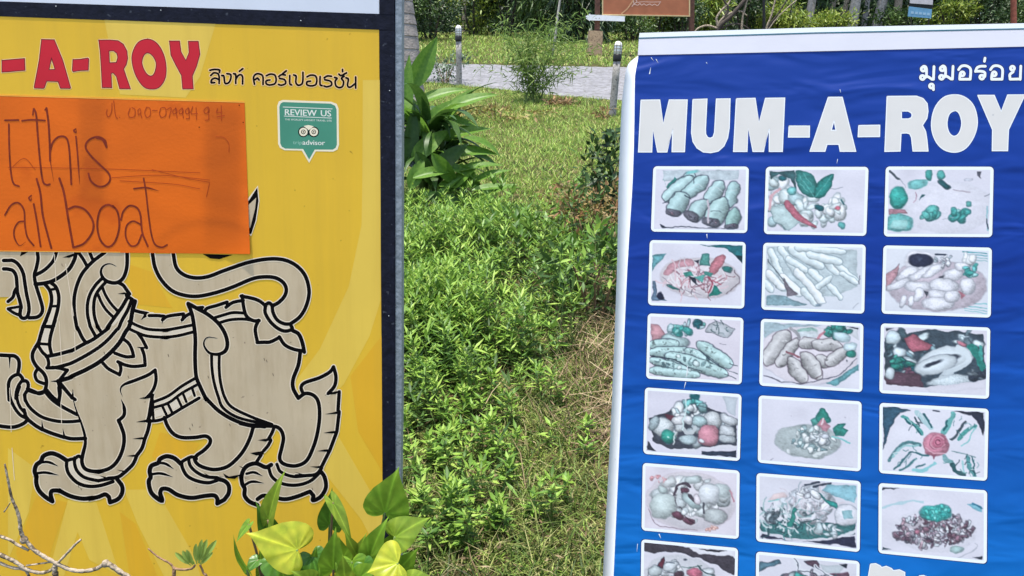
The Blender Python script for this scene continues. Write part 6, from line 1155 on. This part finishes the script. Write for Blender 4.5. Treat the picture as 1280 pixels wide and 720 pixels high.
# ------------------------------------------------------------------ palm behind the yellow sign
pbx = G(514, 166)
palm = thing('coconut_palm', 'coconut palm with a ringed grey trunk behind the yellow sign', 'palm tree', (pbx.x, pbx.y, pbx.z))
palm_bark = mat('ringed_palm_bark', (.27, .235, .215), .9, .3, 9, .6, 45, dirt=(.19, .16, .145, 1), dscale=22, dthr=.6)
q = MB(); prof = []
H = 6.6; k = 0; z = -.1
while z < H:
    r = .148-.010*z+.05*math.exp(-(z+.1)*3); st_ = .115*(.9+.25*rnd.random()); prof += [(r+.006, z), (r+.001, z+st_*.86), (r-.005, z+st_*.93), (r-.004, z+st_*.98)]; z += st_
q.lathe([(max(.05, a), b) for a, b in prof], 20); q.v = [(x-.045*z_*z_+.004*math.sin(z_*40+math.atan2(y, x)*2), y, z_) for x, y, z_ in q.v]; q.obj('trunk', palm_bark, palm)
frond_mat = leaf_mat('palm_leaflet', [(.04,.08,.02), (.08,.13,.03), (.12,.17,.05)], .25, .4)
def frond_mesh(L_, seed):
    r = np.random.default_rng(seed); a = Acc(); n = 60
    u = np.linspace(.12, 1, n); y = L_*u*np.cos(.5*u); z = L_*(.35*u-.75*u**2)
    for s in (-1, 1):
        P = np.stack([np.zeros(n), y, z], 1); D = np.stack([s*np.ones(n), .55+.5*u, -.35-.5*r.uniform(size=n)], 1); a.add(leaves(P, D, np.tile([[0, 0, 1.]], (n, 1)), .55*np.sin(math.pi*np.clip(u*.9+.06, 0, 1))+.1, .035*np.ones(n), .1, .25))
    me = a.mesh('frond'); return me
top = Vector((-.045*H*H, 0, H)); fm = [frond_mesh(2.6, 1), frond_mesh(2.2, 2)]
for k in range(16):
    link('frond', fm[k % 2], frond_mat, palm, Matrix.Translation(top) @ Matrix.Rotation(k*2.4, 4, 'Z') @ Matrix.Rotation(rnd.uniform(-.5, .9), 4, 'X'))

# ------------------------------------------------------------------ restaurant board and arrow across the road
SY_ = 19.2
rust_wood = mat('red_brown_post', (.085, .038, .026), .7, .3, 14, .3, 40)
sign_brown = mat('terracotta_board', (.33, .115, .055), .6, .12, 6)
gold = mat('gold_trim', (.50, .38, .20), .5, .1, 20)
fb_ = G(745, 70); rs = thing('restaurant_board', 'terracotta hanging board between two red brown posts across the road', 'sign', (fb_.x, fb_.y, fb_.z)); rinv = Matrix.Translation(-Vector(rs.location))
def rel(px, py, y=None): return rinv @ at(px, py, y or fb_.y)
def panel3(name, pts, d0, d1, m, parent, y=None):
    fr = [Vector(rel(x, yy, y))+Vector((0, -d0, 0)) for x, yy in pts]; bk = [p+Vector((0, d0+d1, 0)) for p in fr]; q = MB(); q.prism(fr, bk); o = q.obj(name, m, parent); fix_normals(o); return o
panel3('board', [(754,-62),(861,-62),(861,19.2),(754,17.6)], 0, .06, sign_brown, rs)
for pts in ([(752.6,17.7),(754,17.7),(754,-62),(752.6,-62)], [(861,19.2),(862.6,19.2),(862.6,-62),(861,-62)], [(752.6,17.7),(862.6,19.3),(862.6,20.8),(752.6,19.0)], [(752.6,-62.2),(862.6,-62.2),(862.6,-64),(752.6,-64)]): panel3('trim', pts, .012, .03, gold, rs)
panel3('post', [(744.5,-80),(751,-80),(750,39),(744,39)], -.02, .14, rust_wood, rs); panel3('post', [(863.5,-80),(869,-80),(868,60),(862,60)], -.02, .14, rust_wood, rs); panel3('cross_beam', [(740,-82),(873,-82),(873,-88),(740,-88)], -.01, .15, rust_wood, rs)
panel3('footing', [(736.5,38.2),(753.2,39.2),(752.2,71.5),(735.8,68.5)], .06, .30, mat('tan_concrete', (.36, .25, .155), .9, .2, 12, .5, 30, dirt=(.24, .16, .10, 1), dscale=16, dthr=.55), rs)
class Vert:                                   # the board's face as a print surface
    def loc(s, px, py, d=0.0): p = rel(px, py); return (p.x, p.y-.004-d, p.z)
scr = Print(Vert(), .0)
scr.k = 0; LAYER = .002
for l, w in (([(790,8),(793,4.5),(796,2.5),(795,0),(792.5,-1),(792,3),(793,6)], .8), ([(793,5),(797,6.5),(800,4.5),(802,6.5),(805,4.8),(808,6.6),(812,5),(815,6.6),(818,5.2),(822,6.8),(825,3.2)], .7), ([(797,3),(804,2.2),(815,2.6),(826,2.2)], .6), ([(806,-3),(812,-6),(820,-5),(826,-8)], .9)): scr.stroke(l, w, 0, 0)
scr.stroke([(777,17),(784,11),(789,4),(795,-4),(806,-14)], 1.6, 1, 0); scr.stroke([(762,-6),(768,-3),(774,-8)], 1.0, 1, 0)
scr.obj('script_lettering', [mat('faded_white_paint', (.62,.45,.38), .6), mat('faded_gold_paint', (.50,.27,.14), .6)], rs)
LAYER = .00003
ar = thing('arrow_sign', 'white arrow board fixed to the red brown post across the road', 'sign', tuple(at(745, 23, fb_.y-.04))); ainv = Matrix.Translation(-Vector(ar.location))
fr = [ainv @ at(x, y, fb_.y-.05) for x, y in ((730.5,21.2),(737.5,17.0),(738.3,18.2),(781,20.3),(781,26.8),(738,25.4),(736.8,26.2))]; q = MB(); q.prism(fr, [p+Vector((0, .04, 0)) for p in fr]); o = q.obj('arrow_panel', mat('white_paint', (.72, .72, .74), .5, .06, 10), ar); fix_normals(o)
for x in (745, 749):
    q = MB(); p = ainv @ at(x, 22.6, fb_.y-.056); q.lathe([(.012,0),(.012,.01),(.004,.014)], 8); q.v = [(p.x+v[0], p.y-v[2], p.z+v[1]) for v in q.v]; q.obj('bolt', zinc, ar)

# ------------------------------------------------------------------ the wood beyond the lawn
def bush(px, py, w, h, m, n, ln, wd, label, seed, name='garden_bush', group=None, droop=.15, y=None, dep=.8):
    b = G(px, py) if y is None else at(px, py, y); z = float(gz(b.x, b.y)); t = thing(name, label, 'bush', (b.x, b.y, z), 0, group)
    foliage('foliage', (0, 0, h*.5), (w*.5, w*.5*dep, h*.52), n, ln, wd, m, t, None, .2, seed, 26, .35, droop)
    for k in range(4):
        a = k*1.6; q = MB(); q.tube([(math.cos(a)*w*.05, math.sin(a)*w*.05, -.1), (math.cos(a)*w*.15, math.sin(a)*w*.15, h*.4), (math.cos(a)*w*.28, math.sin(a)*w*.25, h*.8)], [.04, .03, .012], 5); q.obj('stem', bark_dark, t)
    return t
bush(538, 50, 1.9, 1.7, g_hedge_dark, 2600, .10, .045, 'dark small-leaved bush right of the palm trunk', 41)
bush(500, 51, 2.2, 1.9, g_hedge_mid, 2000, .12, .05, 'round green bush half hidden by the palm trunk', 42)
bush(592, 44, 1.9, 2.0, g_hedge_lime, 1900, .16, .055, 'yellow green bush at the back of the lawn', 43)
bush(634, 45, 1.7, 2.6, g_hedge_dark, 2200, .16, .06, 'tall dark bush behind the feathery shrub', 44)
bush(680, 47, 2.1, 2.5, g_hedge_mid, 1800, .34, .05, 'bush of long drooping leaves behind the leaning pole', 45, droop=.5)
bush(722, 52, 2.2, 3.0, g_hedge_dark, 2000, .42, .05, 'dark palm-like bush left of the restaurant board', 46, droop=.6)
bush(790, 51, 1.6, 1.0, g_hedge_mid, 1500, .12, .05, 'low green bush under the restaurant board', 47)
bush(822, 48, 1.5, 1.2, g_hedge_lime, 1100, .13, .05, 'light green bush under the corner of the restaurant board', 48)
bush(850, 49, 1.5, 1.5, g_hedge_dark, 1500, .14, .05, 'dark bush behind the second post of the board', 49)
bush(885, 46, 1.4, 1.9, g_hedge_lime, 1100, .34, .05, 'bright strappy bush behind the banner top', 50, droop=.5)
bush(980, 44, 1.9, 1.15, g_hedge_lime, 1700, .22, .05, 'lime green bush beside the thin dark pole', 51, droop=.3)
bush(1040, 43, 2.0, .72, g_hedge_lime, 1300, .16, .05, 'low yellow green bush among the tree trunks', 52)
bush(930, 44, 1.7, 1.5, g_hedge_dark, 1500, .14, .05, 'dark bush behind the bare branches', 53)
bush(1122, 43, 1.7, .9, g_hedge_mid, 1200, .14, .05, 'small green bush in front of the blue notice', 54)
bush(1186, 42, 1.6, 1.15, g_hedge_lime, 1300, .20, .055, 'yellow leaved bush right of the blue notice', 55, droop=.3)
bush(1228, 42, 2.1, 1.7, g_hedge_dark, 2300, .13, .05, 'dark dense bush beside the reddish post', 56)
bush(1300, 42, 2.4, 2.0, g_hedge_mid, 1800, .14, .05, 'green bush beyond the reddish post', 57)
bush(440, 52, 2.6, 2.2, g_hedge_mid, 1800, .14, .05, 'green bush behind the yellow sign', 58)
def tree(px, py, y, r, h, lean, label, seed, m=None, group='trees in the wood'):
    b = at(px, py, y); z = float(gz(b.x, y)); t = thing('wood_tree', label, 'tree', (b.x, y, z), 0, group); rr = random.Random(seed)
    q = MB(); pts = [(0, 0, -.2), (lean*.25, rr.uniform(-.1, .1), h*.22), (lean*.55+rr.uniform(-.1, .1), 0, h*.5), (lean, 0, h)]; c = catmull(pts, 6); n = len(c)
    q.tube(c, [r*(1.25 if i == 0 else 1)*(1-.6*i/(n-1)) for i in range(n)], 10); q.obj('trunk', m or bark_grey, t, True)
    for k in range(5):
        a = rr.uniform(0, 6.28); z0 = h*rr.uniform(.55, .9); p0 = Vector((lean*z0/h, 0, z0)); q = MB(); q.tube([p0, p0+Vector((math.cos(a)*.7, math.sin(a)*.7, .7)), p0+Vector((math.cos(a)*1.5, math.sin(a)*1.5, 1.2))], [r*.35, r*.22, r*.08], 6); q.obj('limb', m or bark_grey, t)
    foliage('crown', (lean, 0, h*.98), (1.9, 1.9, 1.3), 900, .30, .13, g_hedge_mid if seed % 2 else g_hedge_dark, t, None, 0, seed, 22, .4, .3)
    return t
for i, (px, y, r, ln_, lab, m) in enumerate(((1008,30.5,.17,.55,'pale forked trunk behind the lime green bush',None), (1036,31,.13,.2,'slim straight tree behind the low yellow green bush',bark_pale), (1050,30,.10,.5,'thin pinkish trunk leaning over the low yellow green bush',bark_pale), (1063,29.5,.20,.35,'thick grey trunk left of the dark gap',None), (1078,31.5,.11,.4,'slender grey trunk between the two thickest trunks',None), (985,32,.12,.3,'slender trunk behind the thin dark pole',None), (1093,30,.20,.6,'pale mossy trunk left of the blue notice',None), (1119,29.5,.15,.15,'brown trunk nearest the blue notice',bark_pale), (905,31,.14,.2,'grey trunk behind the crossing bare branches',None), (580,31,.09,.1,'thin pale stem among the bushes behind the lawn',bark_pale), (640,33,.18,.2,'dark trunk behind the tall dark bush',bark_dark), (800,33,.2,-.2,'dark trunk behind the restaurant board',bark_dark), (1210,33,.2,.2,'dark trunk behind the dense bush',bark_dark), (470,33,.2,.2,'tree hidden behind the yellow sign and palm',bark_dark))):
    tree(px, 40, y, r, rnd.uniform(5, 7), ln_*1.4, lab, 70+i, m)
# dense shade behind: one far-off mass
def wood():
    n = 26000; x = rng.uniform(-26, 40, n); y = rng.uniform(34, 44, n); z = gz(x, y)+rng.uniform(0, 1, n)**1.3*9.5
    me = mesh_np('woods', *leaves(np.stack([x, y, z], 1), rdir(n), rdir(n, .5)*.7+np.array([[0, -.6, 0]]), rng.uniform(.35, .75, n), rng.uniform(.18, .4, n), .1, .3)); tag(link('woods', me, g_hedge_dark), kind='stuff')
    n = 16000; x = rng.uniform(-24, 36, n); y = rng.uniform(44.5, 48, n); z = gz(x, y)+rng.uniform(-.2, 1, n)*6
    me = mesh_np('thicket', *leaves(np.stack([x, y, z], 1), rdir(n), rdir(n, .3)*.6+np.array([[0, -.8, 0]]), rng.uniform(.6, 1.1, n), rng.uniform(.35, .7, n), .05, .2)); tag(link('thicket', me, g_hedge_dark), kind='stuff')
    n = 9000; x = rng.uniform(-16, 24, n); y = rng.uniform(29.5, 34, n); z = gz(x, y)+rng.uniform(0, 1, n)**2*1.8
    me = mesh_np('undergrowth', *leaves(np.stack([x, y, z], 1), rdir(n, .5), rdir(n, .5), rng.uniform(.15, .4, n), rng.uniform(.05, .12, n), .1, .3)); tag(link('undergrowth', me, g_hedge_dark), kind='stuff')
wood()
# thin poles, bare branches, blue notice, reddish post
def pole(name, label, cat, p0, p1, y, r, m, part='shaft'):
    a = at(*p0, y); a.z = float(gz(a.x, a.y))-.1 if p0[1] > 20 else a.z; b = at(*p1, y); t = thing(name, label, cat, tuple(a)); q = MB(); c = [(0, 0, 0)]+[tuple((b-a)*k/4+Vector((.01*math.sin(k*2), 0, 0))) for k in (1, 2, 3)]+[tuple(b-a)]; q.tube(c, [r, r*.98, r*.96, r*.93, r*.9], 9); q.obj(part, m, t, True)
    q = MB(); q.lathe([(r*1.05, -.01), (r*1.1, .02), (r*.5, .04)], 9); q.v = [tuple(Vector(v)+(b-a)) for v in q.v]; q.obj('cap', m, t, True); return t
pole('leaning_pole', 'thin pale pole leaning beyond the feathery shrub', 'pole', (690, 56), (706, -40), 19.5, .028, mat('pale_wood', (.33, .31, .27), .8, .2, 20), 'shaft')
pole('dark_pole', 'thin upright black pole behind the banner top', 'pole', (955.5, 60), (956.5, -70), 17.5, .032, black_plastic)
pole('red_post', 'reddish brown wooden post behind the far corner of the banner', 'post', (1267, 60), (1268, -60), 22, .075, mat('reddish_wood', (.23, .07, .045), .75, .25, 14, .3, 40))
bbx = at(897, 44, 17.0); bt = thing('bare_shrub', 'leafless shrub with tangled pale and dark branches behind the banner top', 'shrub', (bbx.x, 17.0, float(gz(bbx.x, 17)))); binv = Matrix.Translation(-Vector(bt.location))
for pts, r0, r1, m in (([(897,70),(898,36),(912,22),(926,6),(944,-14)],4.0,2.4,bark_dark), ([(897,70),(897,34),(896,22),(903,12),(912,2),(916,-14)],2.2,1.2,bark_pale), ([(896,34),(902,24),(914,16),(926,14),(934,20)],1.8,.9,bark_pale), ([(898,36),(884,32),(872,36),(866,44)],1.8,1.0,bark_pale), ([(898,34),(910,12),(905,0),(906,-14)],2,1.2,bark_dark), ([(960,70),(958,38),(964,20),(968,4),(972,-14)],1.8,1,bark_pale), ([(960,70),(960,36),(972,18),(982,2),(990,-14)],1.4,.8,bark_dark), ([(958,40),(970,24),(984,10),(996,0)],1.3,.6,bark_pale), ([(900,36),(916,30),(930,32),(940,40)],1.4,.7,bark_dark), ([(926,60),(928,24),(932,8),(936,-12)],1.8,1.2,bark_pale)):
    twig(bt, binv, pts, r0, r1, 17.0, m)
ny = 27.0; nb = at(1150, 44, ny); nbz = float(gz(nb.x, ny)); no_ = thing('blue_notice', 'small tilted notice board with a blue lower half between the tree trunks', 'sign', (nb.x, ny, nbz)); ninv = Matrix.Translation(-Vector(no_.location))
def npan(name, pts, d, m):
    fr = [ninv @ at(x, y, ny-d) for x, y in pts]; q = MB(); q.prism(fr, [p+Vector((0, .03, 0)) for p in fr]); o = q.obj(name, m, no_); fix_normals(o); return o
npan('blue_panel', [(1136.5,8),(1165,11.5),(1164,23),(1135,20.5)], .02, mat('faded_blue', (.12, .27, .42), .6, .15, 8)); npan('grey_panel', [(1138.5,-14),(1166.5,-12),(1166,6),(1137.5,4)], .02, mat('faded_grey', (.45, .42, .44), .6, .1, 8)); npan('gap_shadow_board', [(1137,4.2),(1166,6.4),(1166,11),(1136.5,7.8)], .0, black_plastic)
for i in range(5): npan('faint_mark', [(1139+i*5, 14+.5*i), (1142.5+i*5, 14.4+.5*i), (1142+i*5, 17.4+.5*i), (1138.6+i*5, 17+.5*i)], .024, mat('faded_pale_blue', (.26, .40, .52), .6))
for x in (1140, 1162):
    q = MB(); a = ninv @ at(x, 20, ny); q.tube([(a.x, .03, -.1), (a.x, .03, a.z), (a.x+.02, .03, a.z+.9)], .022, 7); q.obj('post', bark_dark, no_)
